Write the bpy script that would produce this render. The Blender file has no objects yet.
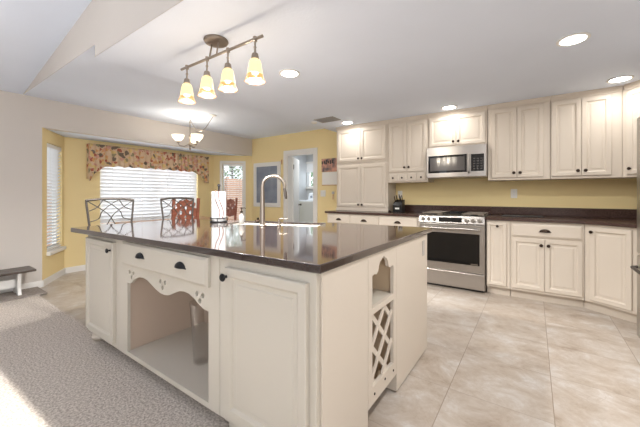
import bpy, bmesh, math, random
from mathutils import Vector, Matrix
random.seed(7)
PI = math.pi
SC = bpy.context.scene
COL = SC.collection

# ------------------------------------------------------------------ camera
cam_data = bpy.data.cameras.new('camera')
cam = bpy.data.objects.new('camera', cam_data)
COL.objects.link(cam)
cam_data.sensor_width = 36
cam_data.lens = 306.4 / 640 * 36
cam_data.shift_y = -19.3 / 640
cam_data.clip_start = 0.05
cam.location = (0, 0, 1.1855)
cam.rotation_euler = (math.radians(90), 0, math.radians(34.89))
SC.camera = cam

# ------------------------------------------------------------------ world, lights, exposure
world = bpy.data.worlds.new('world')
SC.world = world
world.use_nodes = True
bg = world.node_tree.nodes['Background']
bg.inputs[0].default_value = (0.86, 0.93, 1.0, 1)
bg.inputs[1].default_value = 1.25
SC.view_settings.view_transform = 'Standard'
SC.view_settings.look = 'None'
SC.view_settings.gamma = 1
SC.view_settings.use_curve_mapping = False
SC.view_settings.exposure = 1.38

def area(name, loc, rot, sx, sy, power, color, parent=None, shape='RECTANGLE'):
    l = bpy.data.lights.new(name, 'AREA')
    l.shape = shape; l.size = sx
    if shape == 'RECTANGLE': l.size_y = sy
    l.energy = power; l.color = color
    o = bpy.data.objects.new(name, l)
    COL.objects.link(o)
    o.location = loc; o.rotation_euler = rot
    if parent: o.parent = parent
    return o
DAY = (0.93, 0.965, 1.0)
WARM = (1.0, 0.975, 0.935)
# side fill light at an added, unseen wall opening; daylight in the bay windows
area('side_fill', (1.45, -2.0, 1.5), (math.radians(90), 0, math.radians(90)), 2.3, 1.15, 18, DAY)
area('daylight_bay', (-5.84, 2.9, 1.2), (math.radians(90), 0, math.radians(-90)), 1.7, 0.9, 7, DAY)

# ------------------------------------------------------------------ materials
def mat(name, color, rough=0.5, metal=0.0, spec=0.5, emit=None, estr=0.0, coat=0.0):
    m = bpy.data.materials.new(name); m.use_nodes = True
    b = m.node_tree.nodes['Principled BSDF']
    b.inputs['Base Color'].default_value = (*color, 1)
    b.inputs['Roughness'].default_value = rough
    b.inputs['Metallic'].default_value = metal
    b.inputs['Specular IOR Level'].default_value = spec
    b.inputs['Coat Weight'].default_value = coat
    if emit:
        b.inputs['Emission Color'].default_value = (*emit, 1)
        b.inputs['Emission Strength'].default_value = estr
    return m
def srgb(r, g, b):
    f = lambda c: (c/255/12.92) if c/255 <= 0.04045 else ((c/255+0.055)/1.055)**2.4
    return (f(r), f(g), f(b))
def nodes(m): return m.node_tree.nodes, m.node_tree.links, m.node_tree.nodes['Principled BSDF']
def noise_tint(m, c1, c2, scale=3.0, detail=4.0, stretch=(1, 1, 1), lo=0.35, hi=0.65, bump=0.0, bscale=None):
    n, l, b = nodes(m)
    tc = n.new('ShaderNodeTexCoord'); mp = n.new('ShaderNodeMapping')
    mp.inputs['Scale'].default_value = stretch
    l.new(tc.outputs['Object'], mp.inputs['Vector'])
    t = n.new('ShaderNodeTexNoise'); t.inputs['Scale'].default_value = scale; t.inputs['Detail'].default_value = detail
    l.new(mp.outputs[0], t.inputs['Vector'])
    r = n.new('ShaderNodeValToRGB')
    r.color_ramp.elements[0].position = lo; r.color_ramp.elements[0].color = (*c1, 1)
    r.color_ramp.elements[1].position = hi; r.color_ramp.elements[1].color = (*c2, 1)
    l.new(t.outputs[0], r.inputs[0]); l.new(r.outputs[0], b.inputs['Base Color'])
    if bump:
        t2 = n.new('ShaderNodeTexNoise'); t2.inputs['Scale'].default_value = bscale or scale
        l.new(mp.outputs[0], t2.inputs['Vector'])
        bp = n.new('ShaderNodeBump'); bp.inputs['Strength'].default_value = bump; bp.inputs['Distance'].default_value = 0.01
        l.new(t2.outputs[0], bp.inputs['Height']); l.new(bp.outputs[0], b.inputs['Normal'])
    return m
def painted(name, c, rough=0.75, bump=0.15, bscale=180):
    m = mat(name, c, rough, spec=0.3)
    k = tuple(x*0.97 for x in c)
    return noise_tint(m, k, c, scale=1.3, bump=bump, bscale=bscale)
M_ceil = painted('ceiling_paint', srgb(230, 238, 252), 0.9, 0.12, 60)
M_beige = painted('beige_paint', srgb(214, 207, 200), 0.85)
M_yel = painted('yellow_paint', srgb(243, 222, 168), 0.8)
M_white = mat('white_trim_paint', srgb(236, 234, 230), 0.4)
M_cab = painted('cream_cabinet_paint', srgb(219, 208, 194), 0.38, 0.03, 60)
M_isl = painted('white_cabinet_paint', srgb(210, 203, 190), 0.38, 0.03, 60)
M_nook = painted('raw_shelf_board', srgb(214, 190, 160), 0.6, 0.05, 60)
M_bottle = mat('smoky_grey_glass', srgb(140, 138, 134), 0.15)
M_vent = mat('grey_vent_metal', srgb(150, 148, 146), 0.5)
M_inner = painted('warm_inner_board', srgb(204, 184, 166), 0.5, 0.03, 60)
M_bronze = mat('oil_rubbed_bronze', srgb(58, 46, 38), 0.35, 0.8)
M_black = mat('black_iron', srgb(28, 28, 32), 0.35, 0.4)
M_iron = mat('dark_grey_iron', srgb(78, 72, 68), 0.45, 0.5)
M_dark = mat('dark_plastic', srgb(24, 22, 22), 0.3)
M_glassblk = mat('black_oven_glass', srgb(16, 16, 17), 0.06, spec=0.6)
M_chrome = mat('polished_chrome', srgb(225, 225, 228), 0.08, 1.0)
M_nickel = mat('brushed_nickel', srgb(158, 148, 138), 0.36, 1.0)
M_plate = mat('white_plastic', srgb(240, 238, 232), 0.35)
M_porcelain = mat('white_porcelain', srgb(214, 210, 202), 0.15)
M_paper = mat('white_paper', srgb(184, 184, 184), 0.9)
M_redwood = noise_tint(mat('red_brown_wood', srgb(144, 84, 64), 0.4), srgb(134, 76, 58), srgb(158, 96, 76), 6, stretch=(1, 1, 8))
M_table = noise_tint(mat('warm_table_wood', srgb(196, 150, 112), 0.35), srgb(186, 140, 104), srgb(206, 164, 128), 5, stretch=(1, 8, 1))
M_darkwood = noise_tint(mat('dark_bench_wood', srgb(70, 58, 52), 0.35), srgb(56, 46, 42), srgb(92, 80, 72), 5, stretch=(8, 1, 1))
M_outlet_grey = mat('grey_cover_plate', srgb(190, 184, 178), 0.4)
M_chalk = noise_tint(mat('blue_grey_chalkboard', srgb(136, 144, 160), 0.7), srgb(126, 134, 150), srgb(150, 158, 172), 4)
M_lamp = mat('lit_lens', (1, 1, 1), 0.5, emit=(1.0, 0.97, 0.92), estr=9)
M_laundry = painted('laundry_wall_paint', srgb(200, 202, 204), 0.85)
M_appliance = mat('white_enamel', srgb(222, 228, 236), 0.25)

def steel(name, stretch):
    m = mat(name, srgb(182, 177, 172), 0.28, 1.0)
    n, l, b = nodes(m)
    tc = n.new('ShaderNodeTexCoord'); mp = n.new('ShaderNodeMapping'); mp.inputs['Scale'].default_value = stretch
    t = n.new('ShaderNodeTexNoise'); t.inputs['Scale'].default_value = 40
    l.new(tc.outputs['Object'], mp.inputs[0]); l.new(mp.outputs[0], t.inputs[0])
    mr = n.new('ShaderNodeMapRange'); mr.inputs[3].default_value = 0.24; mr.inputs[4].default_value = 0.40
    l.new(t.outputs[0], mr.inputs[0]); l.new(mr.outputs[0], b.inputs['Roughness'])
    return m
M_steel = steel('brushed_stainless_steel', (0.3, 1, 12))

# island and wall countertops: dark brown polished quartz with fine speckle
def quartz(name, a, b_, rough, spec):
    m = mat(name, a, rough, spec=spec)
    n, l, b = nodes(m)
    tc = n.new('ShaderNodeTexCoord')
    v = n.new('ShaderNodeTexNoise'); v.inputs['Scale'].default_value = 140; v.inputs['Detail'].default_value = 6
    l.new(tc.outputs['Object'], v.inputs['Vector'])
    r = n.new('ShaderNodeValToRGB')
    r.color_ramp.elements[0].position = 0.42; r.color_ramp.elements[0].color = (*a, 1)
    r.color_ramp.elements[1].position = 0.66; r.color_ramp.elements[1].color = (*b_, 1)
    l.new(v.outputs[0], r.inputs[0]); l.new(r.outputs[0], b.inputs['Base Color'])
    return m
M_quartz = quartz('dark_brown_quartz', srgb(46, 34, 31), srgb(64, 50, 45), 0.07, 0.5)
M_quartz.node_tree.nodes['Principled BSDF'].inputs['Coat Weight'].default_value = 0.7
M_quartz.node_tree.nodes['Principled BSDF'].inputs['Coat IOR'].default_value = 1.6
M_quartz.node_tree.nodes['Principled BSDF'].inputs['Coat Roughness'].default_value = 0.06
M_quartz.node_tree.nodes['Principled BSDF'].inputs['IOR'].default_value = 1.5
M_counter = quartz('dark_mocha_quartz', srgb(62, 44, 40), srgb(92, 70, 62), 0.18, 0.5)

def floor_tile():
    m = mat('marbled_porcelain_tile', (0.6, 0.55, 0.5), 0.28)
    n, l, b = nodes(m)
    tc = n.new('ShaderNodeTexCoord')
    def math_(op, a=None, bb=None, c=None):
        q = n.new('ShaderNodeMath'); q.operation = op
        for i, x in enumerate((a, bb, c)):
            if x is None: continue
            if isinstance(x, (int, float)): q.inputs[i].default_value = x
            else: l.new(x, q.inputs[i])
        return q.outputs[0]
    sp = n.new('ShaderNodeSeparateXYZ'); l.new(tc.outputs['Object'], sp.inputs[0])
    T = 0.515
    u = math_('DIVIDE', math_('ADD', sp.outputs[0], 0.425 + T*20), T)
    v = math_('DIVIDE', math_('ADD', sp.outputs[1], -2.50 + T*20), T)
    def line(x, w):
        f = math_('FRACT', x); d = math_('ABSOLUTE', math_('SUBTRACT', f, 0.5))
        return math_('GREATER_THAN', d, 0.5 - w)
    g = math_('MAXIMUM', line(u, 0.0045), math_('MULTIPLY', line(v, 0.0038), 0.6))
    # every tile shifts the vein pattern
    cu = math_('FLOOR', u); cv = math_('FLOOR', v)
    cmb = n.new('ShaderNodeCombineXYZ'); l.new(cu, cmb.inputs[0]); l.new(cv, cmb.inputs[1])
    wn = n.new('ShaderNodeTexWhiteNoise'); wn.noise_dimensions = '3D'; l.new(cmb.outputs[0], wn.inputs['Vector'])
    sc = n.new('ShaderNodeVectorMath'); sc.operation = 'SCALE'; l.new(wn.outputs['Color'], sc.inputs[0]); sc.inputs['Scale'].default_value = 7
    ad = n.new('ShaderNodeVectorMath'); ad.operation = 'ADD'; l.new(tc.outputs['Object'], ad.inputs[0]); l.new(sc.outputs[0], ad.inputs[1])
    mp = n.new('ShaderNodeMapping'); mp.inputs['Rotation'].default_value = (0, 0, 0.7); mp.inputs['Scale'].default_value = (1.0, 1.3, 1)
    l.new(ad.outputs[0], mp.inputs[0])
    t1 = n.new('ShaderNodeTexNoise'); t1.inputs['Scale'].default_value = 3.6; t1.inputs['Detail'].default_value = 10; t1.inputs['Roughness'].default_value = 0.74; t1.inputs['Distortion'].default_value = 0.35
    l.new(mp.outputs[0], t1.inputs['Vector'])
    r = n.new('ShaderNodeValToRGB'); cr = r.color_ramp
    cr.elements[0].position = 0.30; cr.elements[0].color = (*srgb(150, 134, 120), 1)
    cr.elements[1].position = 0.68; cr.elements[1].color = (*srgb(206, 203, 200), 1)
    e = cr.elements.new(0.43); e.color = (*srgb(178, 164, 150), 1)
    e = cr.elements.new(0.55); e.color = (*srgb(191, 181, 171), 1)
    l.new(t1.outputs[0], r.inputs[0])
    t2 = n.new('ShaderNodeTexNoise'); t2.inputs['Scale'].default_value = 3.0; t2.inputs['Detail'].default_value = 5; t2.inputs['Distortion'].default_value = 1.4
    l.new(mp.outputs[0], t2.inputs['Vector'])
    vein = math_('LESS_THAN', math_('ABSOLUTE', math_('SUBTRACT', t2.outputs[0], 0.5)), 0.008)
    mx = n.new('ShaderNodeMix'); mx.data_type = 'RGBA'
    l.new(math_('MULTIPLY', vein, 0.35), mx.inputs[0]); l.new(r.outputs[0], mx.inputs[6]); mx.inputs[7].default_value = (*srgb(176, 164, 152), 1)
    mg = n.new('ShaderNodeMix'); mg.data_type = 'RGBA'
    l.new(g, mg.inputs[0]); l.new(mx.outputs[2], mg.inputs[6]); mg.inputs[7].default_value = (*srgb(150, 136, 122), 1)
    l.new(mg.outputs[2], b.inputs['Base Color'])
    return m
M_tile = floor_tile()

M_carpet = mat('beige_carpet_pile', srgb(196, 184, 174), 0.95, spec=0.1)
noise_tint(M_carpet, srgb(182, 170, 158), srgb(224, 214, 204), 80, 4, lo=0.38, hi=0.6, bump=0.6, bscale=110)
M_floor_sheet = noise_tint(mat('grey_mottled_tone', srgb(150, 140, 132), 0.9), srgb(138, 128, 120), srgb(162, 152, 144), 60)

def floral():
    m = mat('floral_print_fabric', srgb(222, 196, 160), 0.85, spec=0.2)
    n, l, b = nodes(m)
    tc = n.new('ShaderNodeTexCoord')
    nz = n.new('ShaderNodeTexNoise'); nz.inputs['Scale'].default_value = 14
    l.new(tc.outputs['Object'], nz.inputs['Vector'])
    vm = n.new('ShaderNodeVectorMath'); vm.operation = 'SCALE'; vm.inputs['Scale'].default_value = 0.09
    l.new(nz.outputs['Color'], vm.inputs[0])
    ad = n.new('ShaderNodeVectorMath'); ad.operation = 'ADD'; l.new(tc.outputs['Object'], ad.inputs[0]); l.new(vm.outputs[0], ad.inputs[1])
    v = n.new('ShaderNodeTexVoronoi'); v.inputs['Scale'].default_value = 17
    l.new(ad.outputs[0], v.inputs['Vector'])
    lt = n.new('ShaderNodeMath'); lt.operation = 'LESS_THAN'; lt.inputs[1].default_value = 0.55
    l.new(v.outputs['Distance'], lt.inputs[0])
    sp = n.new('ShaderNodeSeparateColor'); l.new(v.outputs['Color'], sp.inputs[0])
    r = n.new('ShaderNodeValToRGB'); cr = r.color_ramp; cr.interpolation = 'CONSTANT'
    cr.elements[0].position = 0; cr.elements[0].color = (*srgb(208, 156, 108), 1)
    cr.elements[1].position = 0.2; cr.elements[1].color = (*srgb(176, 104, 86), 1)
    for p, c in ((0.34, (216, 188, 132)), (0.5, (120, 106, 94)), (0.62, (206, 158, 140)), (0.74, (152, 142, 112)), (0.84, (222, 196, 166))):
        e = cr.elements.new(p); e.color = (*srgb(*c), 1)
    l.new(sp.outputs[0], r.inputs[0])
    mx = n.new('ShaderNodeMix'); mx.data_type = 'RGBA'
    l.new(lt.outputs[0], mx.inputs[0]); mx.inputs[6].default_value = (*srgb(214, 186, 156), 1); l.new(r.outputs[0], mx.inputs[7])
    l.new(mx.outputs[2], b.inputs['Base Color'])
    return m
M_floral = floral()

def slat_mat():
    m = bpy.data.materials.new('white_blind_slat'); m.use_nodes = True
    n, l, b = nodes(m)
    b.inputs['Base Color'].default_value = (*srgb(246, 246, 248), 1); b.inputs['Roughness'].default_value = 0.5
    tr = n.new('ShaderNodeBsdfTranslucent'); tr.inputs[0].default_value = (0.95, 0.97, 1, 1)
    mx = n.new('ShaderNodeMixShader'); mx.inputs[0].default_value = 0.11
    l.new(b.outputs[0], mx.inputs[1]); l.new(tr.outputs[0], mx.inputs[2])
    l.new(mx.outputs[0], n['Material Output'].inputs[0])
    return m
M_slat = slat_mat()
def pane_mat():
    m = bpy.data.materials.new('window_glass'); m.use_nodes = True
    n, l, b = nodes(m); n.remove(b)
    t = n.new('ShaderNodeBsdfTransparent'); t.inputs[0].default_value = (0.96, 0.98, 0.98, 1)
    g = n.new('ShaderNodeBsdfGlossy'); g.inputs['Roughness'].default_value = 0.02
    mx = n.new('ShaderNodeMixShader'); mx.inputs[0].default_value = 0.06
    l.new(t.outputs[0], mx.inputs[1]); l.new(g.outputs[0], mx.inputs[2]); l.new(mx.outputs[0], n['Material Output'].inputs[0])
    return m
M_pane = pane_mat()
def clear_mat():
    m = bpy.data.materials.new('clear_glass'); m.use_nodes = True
    n, l, b = nodes(m); n.remove(b)
    t = n.new('ShaderNodeBsdfTransparent'); t.inputs[0].default_value = (0.972, 0.97, 0.968, 1)
    g = n.new('ShaderNodeBsdfGlossy'); g.inputs['Roughness'].default_value = 0.05
    fr = n.new('ShaderNodeLayerWeight'); fr.inputs[0].default_value = 0.25
    mx = n.new('ShaderNodeMixShader')
    sc_ = n.new('ShaderNodeMath'); sc_.operation = 'MULTIPLY'; sc_.inputs[1].default_value = 0.5; l.new(fr.outputs[1], sc_.inputs[0]); l.new(sc_.outputs[0], mx.inputs[0]); l.new(t.outputs[0], mx.inputs[1]); l.new(g.outputs[0], mx.inputs[2]); l.new(mx.outputs[0], n['Material Output'].inputs[0])
    return m
M_clear = clear_mat()
def glow_glass(name, c, e, s):
    m = mat(name, c, 0.35, emit=e, estr=s)
    n, l, b = nodes(m)
    t = n.new('ShaderNodeBsdfTransparent'); t.inputs[0].default_value = (1.0, 0.96, 0.90, 1)
    mx = n.new('ShaderNodeMixShader'); mx.inputs[0].default_value = 0.3
    l.new(b.outputs[0], mx.inputs[1]); l.new(t.outputs[0], mx.inputs[2]); l.new(mx.outputs[0], n['Material Output'].inputs[0])
    return m
M_shade = glow_glass('lit_alabaster_glass', (0.0012, 0.0009, 0.0005), srgb(255, 226, 164), 0.62)
M_shade_rim = glow_glass('lit_amber_glass', (0.002, 0.001, 0.0005), srgb(244, 160, 82), 0.5)
M_bowl = glow_glass('lit_frosted_glass', srgb(246, 240, 226), srgb(255, 244, 222), 0.42)

M_leaf = noise_tint(mat('hedge_leaf', srgb(100, 128, 88), 0.7), srgb(88, 112, 76), srgb(140, 162, 122), 6)
M_fence = noise_tint(mat('weathered_fence_board', srgb(190, 150, 128), 0.8), srgb(178, 140, 118), srgb(206, 168, 146), 4, stretch=(1, 1, 8))
M_ground = noise_tint(mat('pale_patio_concrete', srgb(196, 190, 182), 0.9), srgb(184, 178, 170), srgb(204, 198, 190), 3)

# ------------------------------------------------------------------ mesh helpers
class MB:
    def __init__(s): s.v = []; s.f = []
    def add(s, vs, fs, T=None):
        n = len(s.v)
        s.v += [tuple(T @ Vector(p)) if T else tuple(p) for p in vs]
        s.f += [tuple(i+n for i in f) for f in fs]
        return s
    def box(s, x0, x1, y0, y1, z0, z1, T=None):
        vs = [(x, y, z) for z in (z0, z1) for y in (y0, y1) for x in (x0, x1)]
        return s.add(vs, [(0, 2, 3, 1), (4, 5, 7, 6), (0, 1, 5, 4), (2, 6, 7, 3), (0, 4, 6, 2), (1, 3, 7, 5)], T)
    def prism(s, poly, z0, z1):
        n = len(poly)
        vs = [(x, y, z0) for x, y in poly] + [(x, y, z1) for x, y in poly]
        return s.add(vs, [tuple(range(n))[::-1], tuple(range(n, 2*n))] + [(i, (i+1) % n, (i+1) % n+n, i+n) for i in range(n)])
    def tube(s, pts, r, seg=8, closed=False, T=None):
        pts = [Vector(p) for p in pts]; n = len(pts)
        rr = r if isinstance(r, (list, tuple)) else [r]*n
        rings = []; up = None
        for i, p in enumerate(pts):
            if closed: d = pts[(i+1) % n] - pts[i-1]
            else: d = pts[min(i+1, n-1)] - pts[max(i-1, 0)]
            d.normalize()
            if up is None: up = Vector((0, 0, 1)) if abs(d.z) < 0.9 else Vector((1, 0, 0))
            a = d.cross(up).normalized(); b = a.cross(d).normalized(); up = b
            rings.append([p + (a*math.cos(2*PI*k/seg) + b*math.sin(2*PI*k/seg))*rr[i] for k in range(seg)])
        vs = [q for R in rings for q in R]; fs = []
        for i in range(n if closed else n-1):
            j = (i+1) % n
            for k in range(seg): fs.append((i*seg+k, i*seg+(k+1) % seg, j*seg+(k+1) % seg, j*seg+k))
        if not closed: fs += [tuple(range(seg))[::-1], tuple(range((n-1)*seg, n*seg))]
        return s.add(vs, fs, T)
    def lathe(s, c, prof, seg=20, T=None, wob=None):
        vs = []; fs = []; m = len(prof)
        for i, (r, z) in enumerate(prof):
            for k in range(seg):
                a = 2*PI*k/seg; R = max(r, 1e-4)
                if wob: R += wob(i, a); 
                vs.append((c[0]+R*math.cos(a), c[1]+R*math.sin(a), c[2]+z))
        for i in range(m-1):
            for k in range(seg): fs.append((i*seg+k, i*seg+(k+1) % seg, (i+1)*seg+(k+1) % seg, (i+1)*seg+k))
        if prof[0][0] > 0: fs.append(tuple(range(seg))[::-1])
        if prof[-1][0] > 0: fs.append(tuple(range((m-1)*seg, m*seg)))
        return s.add(vs, fs, T)
    def open_lathe(s, c, prof, seg=24, wob=None):     # thin-walled shell: profile runs outside then back inside
        n0 = len(s.f); s.lathe(c, prof, seg, wob=wob)
        return s
    def holed(s, outer, holes, n0, n1, F):
        """plate with through holes: outlines in (u,z), thickness n0..n1 along frame normal"""
        bm = bmesh.new(); edges = []
        for loop in [outer]+holes:
            vs = [bm.verts.new((u, z, 0)) for u, z in loop]
            edges += [bm.edges.new((vs[i], vs[(i+1) % len(vs)])) for i in range(len(vs))]
        bmesh.ops.triangle_fill(bm, use_beauty=True, use_dissolve=False, edges=edges)
        bm.verts.index_update(); bm.verts.ensure_lookup_table()
        P = [(v.co.x, v.co.y) for v in bm.verts]; N = len(P)
        tf = [tuple(v.index for v in f.verts) for f in bm.faces]
        bm.free()
        vs = [F(u, z, n1) for u, z in P] + [F(u, z, n0) for u, z in P]
        fs = tf + [tuple(i+N for i in f)[::-1] for f in tf]
        o = 0
        for loop in [outer]+holes:
            L = len(loop)
            fs += [(o+i, o+(i+1) % L, o+(i+1) % L+N, o+i+N) for i in range(L)]
            o += L
        return s.add(vs, fs)
    def build(s, name, m, parent=None, bevel=0.0, smooth=False, seg=2, local=False, solid=0.0, label=None):
        off = Vector((0, 0, 0))
        if parent and not local:
            q = parent
            while q: off = off + q.location; q = q.parent
        me = bpy.data.meshes.new(name)
        me.from_pydata([tuple(Vector(v)-off) for v in s.v], [], s.f)
        bm = bmesh.new(); bm.from_mesh(me); bmesh.ops.recalc_face_normals(bm, faces=bm.faces[:]); bm.to_mesh(me); bm.free()
        me.materials.append(m)
        if smooth:
            me.polygons.foreach_set('use_smooth', [True]*len(me.polygons))
            me.set_sharp_from_angle(angle=math.radians(38))
        o = bpy.data.objects.new(name, me); COL.objects.link(o)
        if parent: o.parent = parent
        if bevel:
            b = o.modifiers.new('bevel', 'BEVEL'); b.width = bevel; b.segments = seg; b.limit_method = 'ANGLE'; b.angle_limit = math.radians(50)
        if solid:
            q = o.modifiers.new('solid', 'SOLIDIFY'); q.thickness = solid
        if label: o['label'] = label
        return o

def frame(o, U, N):
    return lambda u, z, n: (o[0]+U[0]*u+N[0]*n, o[1]+U[1]*u+N[1]*n, z)
def fbox(mb, F, u0, u1, z0, z1, n0, n1):
    vs = [F(u, z, n) for n in (n0, n1) for z in (z0, z1) for u in (u0, u1)]
    return mb.add(vs, [(0, 1, 3, 2), (4, 6, 7, 5), (0, 4, 5, 1), (2, 3, 7, 6), (0, 2, 6, 4), (1, 5, 7, 3)])
def thing(name, label, cat, loc=(0, 0, 0), rotz=0, group=None):
    o = bpy.data.objects.new(name, None); COL.objects.link(o)
    o.empty_display_size = 0.1
    o.location = loc; o.rotation_euler = (0, 0, rotz)
    o['label'] = label; o['category'] = cat
    if group: o['group'] = group
    return o
def tag(o, label, cat, group=None, kind=None):
    o['label'] = label; o['category'] = cat
    if group: o['group'] = group
    if kind: o['kind'] = kind
    return o
def struct(name, mb, m, label=None, cat=None, **k):
    o = mb.build(name, m, **k); o['kind'] = 'structure'
    if label: o['label'] = label
    if cat: o['category'] = cat
    return o

def panel_door(F, u0, u1, z0, z1, name, m, parent, th=0.02, fr=0.050, n=0.001, beads=False):
    """cabinet door: moulded frame with recessed flat panel"""
    mb = MB()
    loops = [(0, n), (0, n+th-0.004), (0.004, n+th), (fr-0.012, n+th), (fr-0.006, n+th-0.004), (fr, n+th-0.013), (fr+0.02, n+th-0.013), (fr+0.026, n+th-0.009)]
    vs = []
    for d, q in loops:
        vs += [F(u0+d, z0+d, q), F(u1-d, z0+d, q), F(u1-d, z1-d, q), F(u0+d, z1-d, q)]
    fs = [(0, 3, 2, 1)]
    for i in range(len(loops)-1):
        for k in range(4): fs.append((i*4+k, i*4+(k+1) % 4, (i+1)*4+(k+1) % 4, (i+1)*4+k))
    b = (len(loops)-1)*4; fs.append((b, b+1, b+2, b+3))
    mb.add(vs, fs)
    return mb.build(name, m, parent)
def slab_front(F, u0, u1, z0, z1, name, m, parent, th=0.02, n=0.001):
    mb = MB()
    loops = [(0, n), (0, n+th-0.008), (0.010, n+th-0.003), (0.014, n+th)]
    vs = []
    for d, q in loops: vs += [F(u0+d, z0+d, q), F(u1-d, z0+d, q), F(u1-d, z1-d, q), F(u0+d, z1-d, q)]
    fs = [(0, 3, 2, 1)]
    for i in range(len(loops)-1):
        for k in range(4): fs.append((i*4+k, i*4+(k+1) % 4, (i+1)*4+(k+1) % 4, (i+1)*4+k))
    b = (len(loops)-1)*4; fs.append((b, b+1, b+2, b+3))
    return mb.add(vs, fs).build(name, m, parent)
def axis_T(F, u, z, n):
    p = Vector(F(u, z, n)); q = Vector(F(u, z, n+1))
    N = (q-p).normalized(); U = (Vector(F(u+1, z, n))-p).normalized(); Z = Vector((0, 0, 1))
    return Matrix(((U.x, Z.x, N.x, p.x), (U.y, Z.y, N.y, p.y), (U.z, Z.z, N.z, p.z), (0, 0, 0, 1)))
def knob(F, u, z, n, m, parent, r=0.014):
    mb = MB()
    mb.lathe((0, 0, 0), [(0.008, 0), (0.006, 0.004), (0.005, 0.014), (r*0.9, 0.018), (r, 0.023), (r*0.8, 0.028), (0, 0.030)], 14, T=axis_T(F, u, z, n))
    return mb.build('knob', m, parent, smooth=True)
def cup_pull(F, u, z, n, m, parent, w=0.045, name='cup_pull'):
    """half-dome bin pull, open underneath"""
    T = axis_T(F, u, z, n); mb = MB(); S, R = 14, 6; vs = []; fs = []
    for sc, off in ((1.0, 0.0), (0.9, 0.0)):
        for i in range(R+1):
            ph = PI/2*i/R
            for k in range(S+1):
                a = PI*k/S
                vs.append((math.cos(a)*w*math.cos(ph)*sc, (math.sin(a)*0.032*math.cos(ph))*sc, math.sin(ph)*0.024*sc+0.0))
    W = S+1; off = (R+1)*W
    for i in range(R):
        for k in range(S):
            fs.append((i*W+k, i*W+k+1, (i+1)*W+k+1, (i+1)*W+k)); fs.append((off+i*W+k+1, off+i*W+k, off+(i+1)*W+k, off+(i+1)*W+k+1))
    for i in range(R):
        for k in (0, S): fs.append((i*W+k, (i+1)*W+k, off+(i+1)*W+k, off+i*W+k))
    for k in range(S): fs.append((k, k+1, off+k+1, off+k))
    mb.add(vs, fs, T)
    mb.box(-w*1.12, w*1.12, -0.004, 0.003, 0, 0.003, T=T)
    return mb.build(name, m, parent, smooth=True)
def dup(o, parent=None):
    c = o.copy(); COL.objects.link(c)
    if parent: c.parent = parent
    for ch in list(o.children): dup(ch, c)
    return c

# ================================================================== SETTING
XL, YD = -5.15, 4.74          # left wall plane, back wall plane
ZB, ZK, ZS = 2.41, 2.31, 2.04  # band ceiling, kitchen ceiling, bay ceiling
XR = 1.50
YV = 1.004                    # plane of the vertical drop towards the vaulted living room
JX = -2.94
struct('floor', MB().box(-6.1, XR+0.15, -4.1, 4.80, -0.10, 0.0), M_tile)
struct('floor_laundry', MB().box(-5.44, -2.6, 4.80, 7.07, -0.10, 0.0), M_tile)
bay = [(XL, 1.18), (-5.75, 1.57), (-5.75, 4.17), (XL-0.02, YD)]
# left wall with soffit over the bay
struct('wall_left', MB().box(XL-0.15, XL, -4.0, 1.18, 0, ZB), M_beige)
struct('wall_soffit', MB().box(XL-0.12, XL, 1.18, YD, ZS, ZB), M_beige)
def wall_seg(a, b, holes, z0, z1, th, outward):
    """plate along a->b with rectangular openings [(u0,u1,z0,z1)]; front face on the line, thickness outward"""
    a = Vector(a); b = Vector(b); L = (b-a).length; U = (b-a)/L
    N = Vector((U.y, -U.x)) if outward == 'R' else Vector((-U.y, U.x))
    F = frame(a, U, N); mb = MB()
    mb.holed([(0, z0), (L, z0), (L, z1), (0, z1)], [[(u0, q0), (u1, q0), (u1, q1), (u0, q1)] for u0, u1, q0, q1 in holes], 0, th, F)
    return mb, F, L
# bay: left angled wall, window wall, right angled wall
La = (Vector(bay[1])-Vector(bay[0])).length
mbw, FbL, LbL = wall_seg(bay[0], bay[1], [(0.135, 0.63, 0.42, 1.87)], 0, ZS+0.1, 0.12, 'L')
struct('wall_bay_left', mbw, M_yel)
mbw, FbC, LbC = wall_seg(bay[1], bay[2], [(2.03-1.57, 3.79-1.57, 0.66, 1.90)], 0, ZS+0.1, 0.12, 'L')
struct('wall_bay_centre', mbw, M_yel)
mbw, FbR, LbR = wall_seg(bay[2], bay[3], [(0.185, 0.635, 0.55, 1.87)], 0, ZS+0.1, 0.12, 'L')
struct('wall_bay_right', mbw, M_yel)
struct('ceiling_bay', MB().prism([(XL-0.001, 1.18), (-5.90, 1.5), (-5.90, 4.25), (XL-0.001, YD+0.15)], ZS+0.001, ZS+0.12), M_ceil)
# yellow back wall with laundry doorway
DX0, DX1, DZ = -4.12, -3.45, 1.985
mbw, FD, LD = wall_seg((XL-0.3, YD), (XR+0.15, YD), [], 0, ZB+0.02, 0.12, 'L')
mb = MB()
FW = frame((0, YD), (1, 0), (0, 1))
mb.holed([(XL-0.10, 0), (DX0, 0), (DX0, DZ), (DX1, DZ), (DX1, 0), (XR+0.15, 0), (XR+0.15, ZB+0.02), (XL-0.10, ZB+0.02)], [], 0, 0.12, FW)
struct('wall_back', mb, M_yel)
# ceilings
struct('ceiling_kitchen', MB().box(JX, XR+0.1, YV+0.002, YD+0.001, ZK, ZK+0.5), M_ceil)
struct('ceiling_band', MB().box(XL-0.15, JX-0.001, YV+0.002, YD+0.001, ZB, ZB+0.35), M_ceil)
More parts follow.
